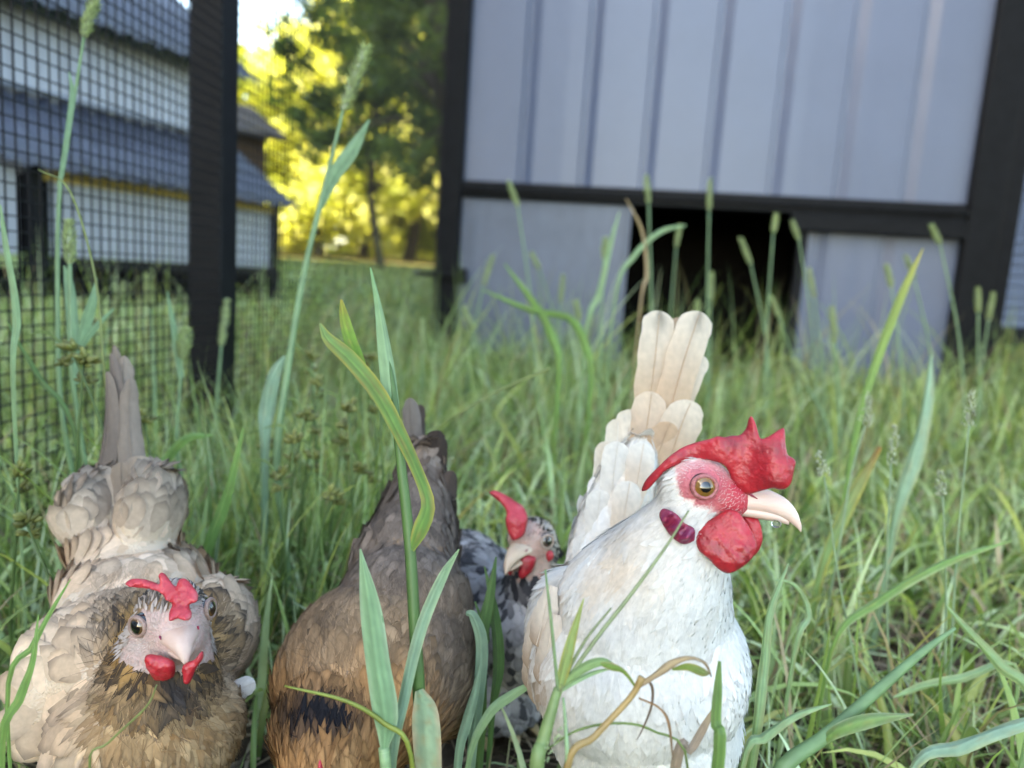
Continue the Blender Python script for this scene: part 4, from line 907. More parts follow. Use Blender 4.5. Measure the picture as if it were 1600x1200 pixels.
inflate('wattle', zz1([(715, 660), (742, 640), (830, 662), (862, 700), (856, 750), (800, 769), (748, 742)]), .2675, .0028, 6, 'comb', lhn, step=1.8, rough=.0013, rs=600, seed=4, bend=lambda x, y: .004*smooth01(y, 1035, 1065))
inflate('wattle', zz1([(905, 690), (960, 665), (992, 625), (1000, 660), (965, 712), (936, 781), (910, 772)]), .2685, .0024, 5, 'comb', lhn, step=1.8, rough=.0012, rs=600, seed=5)
beak(lhn, (LO, LF, LS, LU), 1.12, 'beak_left', .60, 1.25, .72)
for e_, sg in zip(LEYE, (-1, 1)): eyeball(lhn, e_, (LS*sg*.82+LF*.56+LU*.05).normalized(), .0046, 'eye_brown', (0.26, 0.17, 0.14))
g1, g2, g3 = (0.21, 0.17, 0.145), (0.30, 0.245, 0.205), (0.12, 0.095, 0.08)
for b0, t0, w, c0, c1, bd, rl in (((186, 800, .408), (179, 540, .416), 46, g1, g2, -3, .3), ((187, 800, .402), (183, 566, .410), 60, g3, g1, 0, 0), ((163, 800, .400), (174, 552, .408), 62, g1, (0.25, 0.205, 0.18), -10, .5), ((208, 800, .400), (194, 556, .409), 66, g2, (0.34, 0.275, 0.23), 8, -.4),
     ((150, 805, .397), (168, 580, .404), 60, g1, g2, -10, .5), ((226, 805, .397), (204, 590, .404), 56, g2, g2, 10, -.5), ((170, 870, .384), (152, 728, .392), 50, g2, (0.40, 0.34, 0.29), -4, .3), ((188, 880, .380), (190, 722, .390), 70, g2, (0.34, 0.27, 0.21), 0, 0), ((213, 875, .382), (216, 712, .391), 60, g2, (0.38, 0.31, 0.25), 4, -.2),
     ((140, 865, .388), (126, 745, .394), 44, g2, (0.40, 0.34, 0.30), -4, .4), ((242, 870, .386), (243, 738, .394), 44, g2, (0.42, 0.36, 0.31), 4, -.4), ((197, 885, .376), (176, 790, .384), 44, g2, (0.36, 0.30, 0.25), 0, .1)):
    quill(lhn, b0, t0, w, c0, c1, bd, rl, cup=.22, taper=.62 if t0[1] < 700 else 0)
quill(lhn, (338, 1092, .312), (399, 1066, .318), 30, (0.62, 0.55, 0.50), (0.72, 0.68, 0.65), 0, .2, name='wing_feather'); quill(lhn, (345, 1075, .316), (388, 1085, .32), 26, (0.5, 0.42, 0.36), (0.66, 0.6, 0.56), 0, .2, name='wing_feather')
for x in (190, 290):
    q = P(x, 1150, .315); leg(lhn, q, (q.x, q.y, 0), -FWD)

# ---- brown hen pecking, tail raised
blobs = [E(590, 1045, .338, 150, 135, .046), E(630, 960, .358, 110, 105, .04), E(540, 1130, .312, 108, 90, .034), E(685, 1030, .352, 62, 120, .03), E(490, 1060, .335, 55, 90, .03)]
blobs += chain([(630, 900, .372, 88), (648, 830, .392, 66), (655, 770, .405, 46), (660, 720, .41, 26)], 7, .6)
blobs += chain([(530, 1130, .305, 92), (515, 1185, .292, 74), (500, 1240, .285, 52), (492, 1285, .28, 34)], 7)
ban = [(510, 1200, .28, 0, -1, .2), (500, 1120, .285, 0, -1, .3), (590, 1050, .29, .1, -1, .4), (640, 930, .33, .1, -1, .3), (480, 1050, .30, -.3, -1, .5), (710, 1030, .33, .2, -1, .5), (650, 800, .38, .05, -1, .2), (600, 870, .36, .1, -1, .2)]
def bskin(v, px, py, d): return mixc((0.13, 0.085, 0.05), (0.2, 0.13, 0.08), vnoise(v, 100, 2))
def bcol(p, px, py, d, r):
    n = vnoise(p, 110, 4); n2 = vnoise(p, 240, 5); top = mixc((0.13, 0.10, 0.083), (0.23, 0.185, 0.155), n); midc = mixc((0.20, 0.125, 0.07), (0.40, 0.28, 0.18), n2); low = mixc((0.33, 0.165, 0.065), (0.50, 0.29, 0.14), n2)
    f1 = smooth01(py+25*(n-.5), 900, 980); f2 = smooth01(py+30*(n2-.5)-0.5*np.maximum(0, px-600), 1030, 1100); col = top*(1-f1[:, None])+midc*f1[:, None]; col = col*(1-f2[:, None])+low*f2[:, None]
    gr = smooth01(px, 640, 700)*f1*0.6; col = col*(1-gr[:, None])+mixc((0.13, 0.10, 0.085), (0.26, 0.21, 0.175), n)*gr[:, None]
    bl = np.clip(1.5*gauss(px, py, 498, 1140, 76, 40)*np.clip(n2*1.7+.3, 0, 1), 0, 1); bl = np.maximum(bl, 0.75*gauss(px, py, 500, 1000, 32, 20)); col = col*(1-bl[:, None])+np.array((0.012, 0.012, 0.016))*bl[:, None]
    col = jitter(col, r, .16); return col, col*0.62
layers = [W_(name='plumage', sp=.0030, L=.0125, W=.0066, tilt=.06, curv=.05, mask=lambda p, n, px, py, d: py < 1105, col=bcol, nl=6, nw=5, blend=.9, jit=.35, ep=4),
          W_(name='plumage', sp=.0024, L=.011, W=.0036, tilt=.16, curv=.045, mask=lambda p, n, px, py, d: py > 1090, col=bcol, prof='point', blend=.5, jit=.3),
          W_(name='down', sp=.0012, L=.0085, W=.0003, tilt=.2, curv=.05, mask=lambda p, n, px, py, d: d < .40, col=bcol, nl=4, nw=2, prof='hair', blend=.5, jit=.45)]
bh, bv = hen('hen', blobs, layers, ban, 'dark brown hen pecking head down behind a thick grass stem', bskin, None, 0.0021, 7, 13)
BO = P(490, 1300, .283); BF = (-UP*.85-FWD*.4-RIGHT*.1).normalized(); BS = RIGHT.copy(); BU = BS.cross(BF).normalized(); BU = BU if BU.dot(FWD) < 0 else -BU
beak(bh, (BO, BF, BS, BU), 1.0, 'beak')
for sg in (-1, 1): eyeball(bh, BO+(BF*1+BS*sg*8.5+BU*2)*.001, (BS*sg*.9+BF*.3).normalized(), .0044, 'eye_brown', (0.4, 0.2, 0.16))
inflate('comb', [(482, 1262), (486, 1225), (494, 1208), (500, 1186), (507, 1210), (512, 1225), (513, 1262), (500, 1290)], .262, .0022, 5, 'comb_pink', bh, step=2.5, seed=3)
d1, d2, d3 = (0.055, 0.040, 0.034), (0.09, 0.068, 0.058), (0.14, 0.118, 0.105)
for b0, t0, w, c0, c1, bd, rl in (((650, 830, .412), (640, 622, .424), 42, d3, (0.20, 0.175, 0.16), 0, .2), ((652, 830, .418), (656, 632, .43), 30, d3, d2, 4, .3), ((668, 850, .400), (684, 672, .410), 66, d1, d1, 4, -.3), ((692, 870, .392), (706, 735, .402), 54, d2, d2, 6, -.5), ((628, 880, .392), (626, 715, .402), 52, d2, d2, -6, .5),
      ((648, 880, .388), (652, 735, .396), 48, d1, d2, 0, 0), ((612, 910, .384), (604, 790, .394), 46, d2, d3, -4, .4), ((684, 900, .380), (694, 790, .392), 50, d2, d3, 3, -.4), ((640, 910, .378), (636, 810, .388), 48, d2, d2, 0, .1), ((665, 915, .376), (668, 820, .386), 48, d1, d2, 0, -.1)):
    quill(bh, b0, t0, w, c0, c1, bd, rl, cup=.2, taper=.35, belly=.5)
for x in (570, 650):
    q = P(x, 1140, .35); leg(bh, q, (q.x, q.y, 0), -FWD)

# ---- grey mottled hen behind
blobs = [E(752, 950, .468, 74, 100, .045), E(722, 880, .50, 62, 48, .04), E(812, 985, .438, 66, 95, .036), E(780, 1060, .455, 85, 70, .045)]
blobs += chain([(832, 870, .425, 36), (830, 920, .427, 46), (818, 975, .434, 60)], 7)
GO = P(832, 846, .424); GF = ((CPOS-GO).normalized()-RIGHT*.55-UP*.32).normalized(); GS = GF.cross(UP).normalized(); GS = GS if GS.dot(RIGHT) > 0 else -GS; GU = GS.cross(GF).normalized(); GU = GU if GU.dot(UP) > 0 else -GU
blobs += headblobs(GO, GF, GS, GU, 1.1)
gan = [(835, 825, .415, .3, -1, .5), (862, 850, .415, 1, .4, .3), (830, 900, .41, .1, 1, .1), (815, 980, .40, 0, 1, .2), (750, 930, .43, -.3, .8, .3), (722, 860, .47, -.5, -.4, .6)]
def gskin(v, px, py, d):
    col = mixc((0.18, 0.17, 0.17), (0.3, 0.29, 0.29), vnoise(v, 100, 2)); loc = v-np.array(GO); x = loc@np.array(GF); f = (x > .002) & (np.linalg.norm(loc, axis=1) < .024); col[f] = mixc((0.45, 0.25, 0.20), (0.52, 0.37, 0.30), vnoise(v, 300, 5))[f]; return col
def gcol(p, px, py, d, r):
    n = vnoise(p, 160, 4); n2 = vnoise(p, 330, 5); col = mixc((0.24, 0.22, 0.22), (0.46, 0.43, 0.42), n); dk = smooth01(n2, 0.52, 0.66)*0.85; nb = np.clip(gauss(px, py, 835, 900, 60, 24)*1.4, 0, 1)
    dk = np.clip(dk+nb, 0, .95); col = col*(1-dk[:, None])+np.array((0.035, 0.034, 0.04))*dk[:, None]; col = jitter(col, r, .15); return col, col*0.7
def ghd(p, px, py, d, r):
    col = mixc((0.42, 0.34, 0.28), (0.60, 0.54, 0.47), vnoise(p, 300, 3)); dk = (vnoise(p, 420, 7) > 0.46)*np.clip(smooth01(-py, -850, -825)+smooth01(px, 850, 872)+.25, 0, 1); col = col*(1-.9*dk[:, None]); return jitter(col, r, .1), col
gl = lambda p: np.linalg.norm(p-np.array(GO), axis=1) < .0195
gf = lambda p: gl(p) & (((p-np.array(GO))@np.array(GF)) > .004)
layers = [W_(name='plumage', sp=.0030, L=.010, W=.0062, tilt=.1, curv=.05, mask=lambda p, n, px, py, d: ~gl(p), col=gcol, nl=5, nw=4, blend=.5, jit=.25),
          W_(name='plumage', sp=.0016, L=.0045, W=.0014, tilt=.2, curv=.03, mask=lambda p, n, px, py, d: gl(p) & ~gf(p), col=ghd, nl=4, prof='point', blend=.5, jit=.3),
          W_(name='bristles', sp=.0013, L=.002, W=.0004, tilt=.3, curv=.02, mask=lambda p, n, px, py, d: gf(p), col=ghd, nl=3, nw=2, prof='hair', blend=.4, jit=.4)]
ghn, gv = hen('hen', blobs, layers, gan, 'grey mottled hen with a floppy red comb between brown and white hens', gskin, None, 0.0024, 6, 14)
def zz4(q): return zoomed(q, 4, 700, 740)
inflate('comb', zz4([(258, 122), (290, 104), (350, 128), (420, 172), (472, 208), (497, 270), (492, 330), (470, 388), (432, 415), (400, 416), (378, 370), (358, 300), (364, 235), (330, 185), (285, 148)]), .3985, .0034, 5, 'comb_pink', ghn, step=2, rough=.0008, bend=lambda x, y: .012*smooth01(-y, -815, -775), seed=4)
inflate('wattle', zz4([(440, 640), (444, 570), (458, 515), (540, 518), (546, 560), (522, 610), (472, 656)]), .4075, .0030, 4, 'comb', ghn, step=2, seed=5)
inflate('wattle', zz4([(368, 565), (370, 530), (412, 516), (418, 560), (398, 632), (375, 622)]), .4085, .0026, 4, 'comb', ghn, step=2, seed=6)
inflate('earlobe', zz4([(612, 500), (640, 480), (662, 500), (655, 535), (625, 550)]), .4105, .0018, 3, 'comb_pink', ghn, step=2, seed=7)
beak(ghn, (GO, GF, GS, GU), 1.1, 'beak_grey', .85, 1.15, .85)
for sg in (-1, 1): eyeball(ghn, GO+(GF*3.2+GS*sg*8.9+GU*2.4)*.0011, (GS*sg*.86+GF*.5+GU*.05).normalized(), .0047, 'eye_grey', (0.36, 0.27, 0.22))
for x in (770, 815):
    q = P(x, 1010, .45); leg(ghn, q, (q.x, q.y, 0), -FWD)

# ------------------------------------------------------------------ grass
def blades(root, az, L, Wd, lean, bend, twist, colb, colt, n=7, fold=0.25, three=True, droop=None):
    """grass blades as folded tapering ribbons; every argument is an array over blades"""
    N = len(root); s = np.linspace(0, 1, n); ds = L/(n-1); pos = np.zeros((N, n, 3)); pos[:, 0] = root; tan = np.zeros((N, n, 3))
    for i in range(n):
        th = lean+bend*s[i]**1.4; a = az+twist*s[i]*0.6
        tan[:, i] = np.stack([np.sin(th)*np.cos(a), np.sin(th)*np.sin(a), np.cos(th)], 1)
        if i: pos[:, i] = pos[:, i-1]+(tan[:, i]+tan[:, i-1])*0.5*ds[:, None]
    side = np.stack([-np.sin(az), np.cos(az), np.zeros(N)], 1)[:, None]*np.ones((1, n, 1)); nr = np.cross(side, tan)
    tw = (twist[:, None]*s[None])[..., None]; sd = side*np.cos(tw)+nr*np.sin(tw); nr = np.cross(sd, tan)
    w = np.clip(np.minimum(0.55+1.5*s, 1.0)*np.clip((1-s)/0.55, 0, 1)**0.75, 0.02, 1); hw = (Wd[:, None]*w[None]*0.5)[..., None]
    if three: V = np.stack([pos-sd*hw+nr*hw*fold*2, pos, pos+sd*hw+nr*hw*fold*2], 2); k = 3
    else: V = np.stack([pos-sd*hw, pos+sd*hw], 2); k = 2
    base = (np.arange(N)*n*k)[:, None, None]
    q = np.array([[i*k+j, i*k+j+1, (i+1)*k+j+1, (i+1)*k+j] for i in range(n-1) for j in range(k-1)])
    F = (base+q[None]).reshape(-1, 4)
    f = (s**1.3)[None, :, None, None]; Cc = colb[:, None, None]*(1-f)+colt[:, None, None]*f; Cc = np.broadcast_to(Cc, (N, n, k, 3)).copy()
    if three: Cc[:, :, 1] *= 1.12
    return V.reshape(-1, 3), F, Cc.reshape(-1, 3), pos
# keep scattered blades from growing through hens or hiding them where the photo shows them clear
SIL = [([(1000, 480), (1115, 480), (1095, 640), (1245, 650), (1260, 820), (1200, 900), (1170, 1000), (1170, 1120), (1120, 1200), (830, 1200), (815, 1000), (880, 880), (900, 780), (960, 640)], .40),
       ([(165, 535), (205, 540), (280, 760), (285, 860), (400, 960), (400, 1090), (370, 1200), (40, 1200), (35, 1060), (110, 860), (110, 760)], .41),
       ([(620, 615), (665, 615), (715, 680), (730, 850), (750, 1000), (740, 1200), (430, 1200), (430, 1050), (540, 880)], .42),
       ([(760, 760), (880, 780), (890, 880), (830, 1040), (750, 1040), (715, 830)], .47)]
BODIES = [(wv, .012), (lv, .012), (bv, .012), (gv, .012)]
_cells = set()
for v_, _m in BODIES:
    g_ = np.floor(v_/0.012).astype(int)
    for d_ in np.array([[a, b, e] for a in (-1, 0, 1) for b in (-1, 0, 1) for e in (-1, 0, 1)])*0.5: _cells |= set(map(tuple, np.floor(v_/0.012+d_).astype(int)))
def clear(pos, allow=0.0):
    """True for blades (N,n,3) that neither touch a hen nor stand in front of one, nor poke at the lens"""
    N, n, _ = pos.shape; px, py, d = proj(pos.reshape(-1, 3)); bad = np.zeros(N*n, bool)
    for poly, dep in SIL: bad |= inside(px, py, poly) & (d < dep) & (d > 0)
    r = np.linalg.norm(pos.reshape(-1, 3)-np.array(CPOS), axis=1); bad |= r < 0.17
    fr = (d > 0) & (d < 0.24) & (px > -50) & (px < 1650) & (py < 1150); bad |= fr
    ce = np.floor(pos.reshape(-1, 3)/0.012).astype(int)
    bad |= np.fromiter((tuple(x) in _cells for x in ce), bool, len(ce))
    ok = ~bad.reshape(N, n).any(1)
    if allow > 0: ok |= (rng.uniform(size=N) < allow)
    return ok
# blades cannot pass through the coop's walls
_ri = np.array(RUN_M.inverted())
def in_coop(x, y):
    q = np.stack([x, y, np.zeros_like(x), np.ones_like(x)], 1)@_ri.T; return (q[:, 0] > UL0-.02) & (q[:, 0] < UR1+.02) & (q[:, 1] > -.015) & (q[:, 1] < DEP)
GC = np.array([(0.21, 0.295, 0.10), (0.27, 0.355, 0.17), (0.18, 0.255, 0.07), (0.38, 0.46, 0.28), (0.34, 0.385, 0.12), (0.085, 0.14, 0.04), (0.14, 0.21, 0.065)])
SOIL = G(1470, 1075)
def grass(name, N, region, Lr, Wr, lean, bend, n, three, label, dry=0.05, filt=True, clump=0.5, colmul=1.0):
    x, y = region(N); k = ~in_coop(x, y); x, y = x[k], y[k]; N = len(x)
    dens = vnoise(np.stack([x, y, 0*x], 1), 14, 21); hfac = 0.6+0.8*vnoise(np.stack([x, y, 0*x], 1), 5, 22)
    bare = ((x-SOIL.x)/.085)**2+((y-SOIL.y)/.055)**2 < 1
    keep = ((rng.uniform(size=N) < .12) | ~bare) & (rng.uniform(size=N) < (1-clump)+clump*np.clip(dens*2-0.3, 0, 1)); x, y, hfac = x[keep], y[keep], hfac[keep]; N = len(x)
    L = rng.uniform(*Lr, N)*hfac; Wd = rng.uniform(*Wr, N)
    ci = rng.integers(0, len(GC), N); cb = GC[ci]*rng.uniform(0.75, 1.3, (N, 1))*colmul*1.12; ct = cb*np.array([1.1, 1.08, 1.05])
    dr = rng.uniform(size=N) < dry; cb[dr] = np.array((0.34, 0.27, 0.16))*rng.uniform(0.6, 1.2, (dr.sum(), 1)); ct[dr] = cb[dr]*1.1
    yl = rng.uniform(size=N) < 0.08; ct[yl] = np.array((0.30, 0.27, 0.08))
    root = np.stack([x, y, gh(x, y)-0.003], 1); az = rng.uniform(0, 2*math.pi, N)
    args = (root, az, L, Wd, np.abs(rng.normal(0, lean, N)), np.abs(rng.normal(bend, 0.5, N)), rng.normal(0, 0.8, N), cb, ct)
    V, F, cc, pos = blades(*args, n=n, three=three)
    if filt:
        ok = clear(pos); args = tuple(a[ok] for a in args); V, F, cc, pos = blades(*args, n=n, three=three)
    o = link(name, mesh(name, V, F, True, cc), M['grass']); tag(o, label, 'grass', kind='stuff'); return o
def wedge(y0, y1, wide=0.95, pw=1.0, x0=None, x1=None):
    """random ground points in the view wedge between two distances"""
    def f(N):
        y = y0+(y1-y0)*rng.uniform(size=N)**pw; w = wide*(y+0.15); x = rng.uniform(-1, 1, N)*w
        if x0 is not None: k = (x > x0) & (x < x1); x, y = x[k], y[k]
        return x, y
    return f
grass('grass', 4600, wedge(0.10, 0.75, .95, .8), (.04, .105), (.0028, .007), .8, 1.1, 9, True, 'broad green grass blades growing round the hens', .06)
grass('grass', 12000, wedge(0.25, 1.0, .95, .9), (.03, .10), (.0009, .0024), .65, .9, 7, False, 'fine green grass growing between the broad blades', .16)
grass('grass', 7500, wedge(0.7, 2.6, .95, 1), (.05, .13), (.003, .0075), .5, 1.0, 7, True, 'tall meadow grass in front of the grey coop', .06, True)
grass('grass', 15000, wedge(0.8, 2.6, .9, 1), (.05, .15), (.0012, .0026), .4, .8, 6, False, 'thin grass stems in front of the grey coop', .14, True)
grass('grass', 1500, wedge(1.0, 2.1, .7, 1), (.14, .30), (.0016, .004), .3, .7, 9, False, 'tall wispy stems standing up before the coop wall', .12, True, .3)
grass('grass', 4600, lambda N: (rng.uniform(-.75, -.10, N), rng.uniform(.42, 1.5, N)), (.09, .18), (.001, .0028), .3, .7, 8, False, 'tall thin grass standing along the wire fence', .08)
grass('lawn', 42000, lambda N: (lambda y: (rng.uniform(-1, 1, N)*.8*(y+.3)-.6, y))(2.2+11*rng.uniform(size=N)**1.4), (.05, .11), (.006, .014), .5, .8, 4, False, 'mown lawn beyond the run fence', .05, False, .2, 1.15)
# dead straw and thatch on the soil
N = 9000; y = .10+1.6*rng.uniform(size=N)**1.3; x = rng.uniform(-1, 1, N)*.95*(y+.15); k = ~in_coop(x, y); x, y = x[k], y[k]; N = len(x)
cb = np.array([(0.30, 0.235, 0.15), (0.22, 0.16, 0.10), (0.38, 0.31, 0.21), (0.16, 0.115, 0.075)])[rng.integers(0, 4, N)]*rng.uniform(.6, 1.2, (N, 1))
V, F, cc, pos = blades(np.stack([x, y, gh(x, y)+rng.uniform(0, .006, N)], 1), rng.uniform(0, 6.28, N), rng.uniform(.02, .075, N), rng.uniform(.0008, .0035, N), rng.uniform(1.35, 1.6, N), rng.normal(0, .25, N), rng.normal(0, .6, N), cb, cb, n=5, three=False)
o = link('dry_straw', mesh('dry_straw', V, F, True, cc), M['straw']); tag(o, 'dead straw and thatch lying on the soil', 'straw', kind='stuff')

# ------------------------------------------------------------------ single grass plants one can pick out
def W3(p): return p if isinstance(p, Vector) else P(*p)
def rooted(pts):
    q = pts[-1]
    if q.z > 0.006: pts = pts+[Vector((q.x*0.98+0.004, q.y+0.004, q.z*0.5)), Vector((q.x*0.98+0.006, q.y+0.008, -0.004))]
    return pts
def hstem(parent, pts, rpx, col, name='stem', root=True, n=26):
    """pts from the top down to the root"""
    d0 = pts[0][2]; w = [W3(p) for p in pts]; r0 = list(rpx) if hasattr(rpx, '__len__') else [rpx]*len(w)
    if root: k = len(w); w = rooted(w); r0 = r0+[r0[-1]]*(len(w)-k)
    q = spline([[*a, b*K(d0)] for a, b in zip(w, r0)], n); V, F = tube([Vector(x[:3]) for x in q], [max(1e-4, x[3]) for x in q], 8)
    cc = np.repeat(np.array([col])*rng.uniform(.9, 1.1, (n, 1)), 8, 0); return link(name, mesh(name, V, F, True, cc), M['grass'], parent)
def hleaf(parent, pts, wpx, col, tip=None, edge=None, roll=0.0, fold=0.22, name='leaf', root=False, n=22, spot=0.0, wave=0.0, wscale=0.85):
    """broad blade; pts from base to tip (px,py,d); wpx widths in photo pixels at those points"""
    w = [W3(p) for p in pts]; dd = [p[2] if not isinstance(p, Vector) else pts[-1][2] for p in pts]; wm = [a*K(b)*wscale for a, b in zip(wpx, dd)]
    if root and w[0].z > .006: w = [Vector((w[0].x, w[0].y+.006, -.003))]+w; wm = [wm[0]*.7]+wm
    q = spline([[*a, b] for a, b in zip(w, wm)], n); nw = 9; stripe = rng.uniform(.84, 1.16, nw); stripe[nw//2] = 1.22; V = []; CC = []; UV = []; tip = col if tip is None else tip; ref = None
    for i in range(n):
        p = Vector(q[i, :3]); t = (Vector(q[min(i+1, n-1), :3])-Vector(q[max(i-1, 0), :3])).normalized(); vw = (p-CPOS).normalized()
        sd = t.cross(vw)
        if sd.length < 1e-4: sd = ref or RIGHT
        sd.normalize()
        if ref is not None and sd.dot(ref) < 0: sd = -sd
        ref = sd.copy(); nr = sd.cross(t); a = roll+wave*math.sin(i*.55); sd, nr = sd*math.cos(a)+nr*math.sin(a), nr*math.cos(a)-sd*math.sin(a); s = i/(n-1); hw = max(q[i, 3], 1e-4)/2
        for j in range(nw):
            x = -1+2*j/(nw-1); V.append(p+sd*(x*hw)+nr*(abs(x)*hw*2*fold)); UV.append((x*1.3, s*8)); f = s**4
            cc = np.array(col)*(1-f)+np.array(tip)*f
            if edge is not None:
                e = max(0.0, abs(x)-.55)/.45*(.4+.6*math.sin(s*9+x)**2); cc = cc*(1-e)+np.array(edge)*e
            if spot:
                m = max(0, math.sin(s*23+x*2.1)*math.sin(s*11-x*3))**2*spot; cc = cc*(1-m)+np.array((0.30, 0.20, 0.07))*m
            CC.append(cc*stripe[j]*rng.uniform(.9, 1.1))
    F = np.array([[i*nw+j, i*nw+j+1, (i+1)*nw+j+1, (i+1)*nw+j] for i in range(n-1) for j in range(nw-1)])
    return link(name, mesh(name, np.array([list(v) for v in V]), F, True, np.array(CC), np.array(UV)), M['blade'], parent)
def plant(name, label, cat, base, group=None):
    q = W3(base); o = empty(name, (0, 0, 0)); tag(o, label, cat, group); return o
def spike(parent, top, bot, rpx, col=(0.36, 0.42, 0.25), n=330, br=1.0):
    """timothy-like seed head: bristly cylinder"""
    a, b = P(*bot), P(*top); d = bot[2]; r = rpx*K(d); ax = (b-a); L = ax.length; ax.normalize(); u = ax.orthogonal().normalized(); v = ax.cross(u)
    core = tube([a+ax*L*t for t in np.linspace(0, 1, 9)], [r*.62*max(.15, math.sin(math.pi*min(.97, .12+.86*t))**.5) for t in np.linspace(0, 1, 9)], 8)
    V = [list(x) for x in core[0]]; F = [f for f in core[1]]; CC = [np.array(col)*.8]*len(V)
    for i in range(n):
        t = rng.uniform(0.0, 1); q = rng.uniform(0, 6.283); o = u*math.cos(q)+v*math.sin(q); rr = r*.6*math.sin(math.pi*min(.97, .12+.86*t))**.5; p = a+ax*(L*t)+o*rr
        l = r*rng.uniform(.5, .95)*br; dr = (o*.75+ax*.7).normalized(); sd = dr.cross(o).normalized() if dr.cross(o).length > 1e-6 else u; w = r*.16; k = len(V)
        V += [list(p-sd*w), list(p+sd*w), list(p+dr*l*.6+sd*w*.8), list(p+dr*l*.6-sd*w*.8), list(p+dr*l*1.25)]; F += [(k, k+1, k+2, k+3), (k+3, k+2, k+4)]
        cc = np.array(col)*rng.uniform(.75, 1.35); CC += [cc, cc, cc*1.15, cc*1.15, cc*1.3]
    o = link('seed_head', mesh('seed_head', V, F, False, np.array(CC)), M['grass'], parent); return o
def panicle(parent, top, bot, rpx, col=(0.42, 0.46, 0.34), n=46):
    """loose pale seed head: small grains on short stalks"""
    a, b = P(*bot), P(*top); d = bot[2]; ax = b-a; L = ax.length; ax.normalize(); u = ax.orthogonal().normalized(); v = ax.cross(u); V = []; F = []; CC = []
    for i in range(n):
        t = rng.uniform(0, 1); q = rng.uniform(0, 6.283); o = u*math.cos(q)+v*math.sin(q); p = a+ax*L*t+o*(rpx*K(d)*rng.uniform(.2, 1)*(1-.6*t)); g = rng.uniform(3.5, 6)*K(d); dr = (ax+o*.6).normalized()
        tv, tf = tube([p-dr*g*.5, p, p+dr*g*.6], [g*.12, g*.3, g*.05], 5); k = len(V); V += [list(x) for x in tv]; F += [tuple(y+k for y in f) for f in tf]; cc = np.array(col)*rng.uniform(.7, 1.25); CC += [cc]*len(tv)
    return link('seed_head', mesh('seed_head', V, F, True, np.array(CC)), M['grass'], parent)
def cluster(parent, at, rpx, n=16, col=(0.16, 0.17, 0.05)):
    """sedge seed cluster: spindle spikelets round a point"""
    c0 = P(*at); r = rpx*K(at[2]); V = []; F = []; CC = []
    for i in range(n):
        dr = Vector(rng.normal(size=3)); dr.z = abs(dr.z)*.8; dr.normalize(); l = r*rng.uniform(.6, 1.1); p = c0+Vector(rng.normal(size=3))*r*.15
        tv, tf = tube([p, p+dr*l*.35, p+dr*l*.75, p+dr*l], [r*.06, r*.2, r*.17, r*.03], 5); k = len(V); V += [list(x) for x in tv]; F += [tuple(y+k for y in f) for f in tf]
        cc = np.array(col)*rng.uniform(.65, 1.5); CC += [cc]*len(tv)
    return link('seed_cluster', mesh('seed_cluster', V, F, True, np.array(CC)), M['grass'], parent)
gr, pale, blue, dkg, yel, tan, brn = (0.17, 0.30, 0.08), (0.25, 0.38, 0.20), (0.22, 0.34, 0.24), (0.09, 0.17, 0.06), (0.42, 0.36, 0.07), (0.42, 0.31, 0.19), (0.13, 0.08, 0.05)
# centre stem before the brown hen
p_ = plant('grass_stalk', 'thick green grass stem with yellow edged leaf before the brown hen', 'grass stalk', (655, 1090, .262))
hstem(p_, [(600, 540, .278), (612, 600, .276), (626, 720, .272), (640, 850, .268), (648, 980, .264), (655, 1090, .262)], [4, 6, 7.5, 8.5, 9, 9.5], (0.09, 0.17, 0.05))
hleaf(p_, [(641, 862, .266), (655, 828, .265), (668, 790, .266), (655, 745, .268), (625, 680, .268), (590, 615, .268), (545, 560, .27), (512, 530, .27), (500, 505, .271)], [10, 30, 26, 22, 26, 30, 30, 22, 4], (0.13, 0.25, 0.06), (0.22, 0.33, 0.12), yel, .2, spot=.6)
hleaf(p_, [(622, 700, .273), (612, 620, .274), (602, 545, .276), (592, 480, .278), (579, 418, .28)], [14, 30, 26, 14, 3], pale, (0.20, 0.36, 0.16), None, -.3)
hleaf(p_, [(575, 600, .274), (560, 565, .276), (546, 530, .278), (537, 495, .28), (533, 468, .28)], [14, 22, 24, 18, 4], (0.15, 0.29, 0.04), yel, None, .2, spot=.5)
hleaf(p_, [(655, 1078, .258), (664, 1110, .255), (668, 1160, .252), (672, 1225, .25)], [16, 46, 52, 44], (0.20, 0.29, 0.17), (0.24, 0.30, 0.19), tan, .1, .12, spot=.5, name='leaf_sheath')
p_ = plant('grass_plant', 'broad pale green blade standing upright before the brown hen', 'grass blade', (600, 1170, .248))
hstem(p_, [(600, 1168, .248), (604, 1215, .248)], 9, pale)
hleaf(p_, [(600, 1172, .247), (602, 1120, .246), (590, 1040, .246), (578, 950, .247), (563, 858, .248)], [14, 46, 44, 38, 3], (0.19, 0.33, 0.18), (0.24, 0.38, 0.21), (0.34, 0.46, 0.30), .15, .16)
hleaf(p_, [(604, 1160, .247), (606, 1080, .247), (600, 1010, .248), (597, 962, .248)], [10, 18, 10, 2], (0.15, 0.28, 0.14), None, None, .4)
p_ = plant('grass_plant', 'long narrow blade with dew slanting past the thick stem', 'grass blade', (605, 1230, .255))
hleaf(p_, [(606, 1225, .255), (630, 1090, .255), (655, 985, .257), (688, 905, .259), (717, 858, .26)], [22, 22, 24, 20, 3], blue, (0.22, 0.35, 0.18), (0.36, 0.46, 0.28), .4, .25, root=True)
p_ = plant('grass_stalk', 'thin yellow green stem arching across the brown hen breast', 'grass stalk', (650, 1200, .245))
hstem(p_, [(445, 1072, .245), (540, 1095, .245), (600, 1130, .246), (642, 1180, .247)], [1.5, 3, 4, 4], (0.22, 0.26, 0.05))
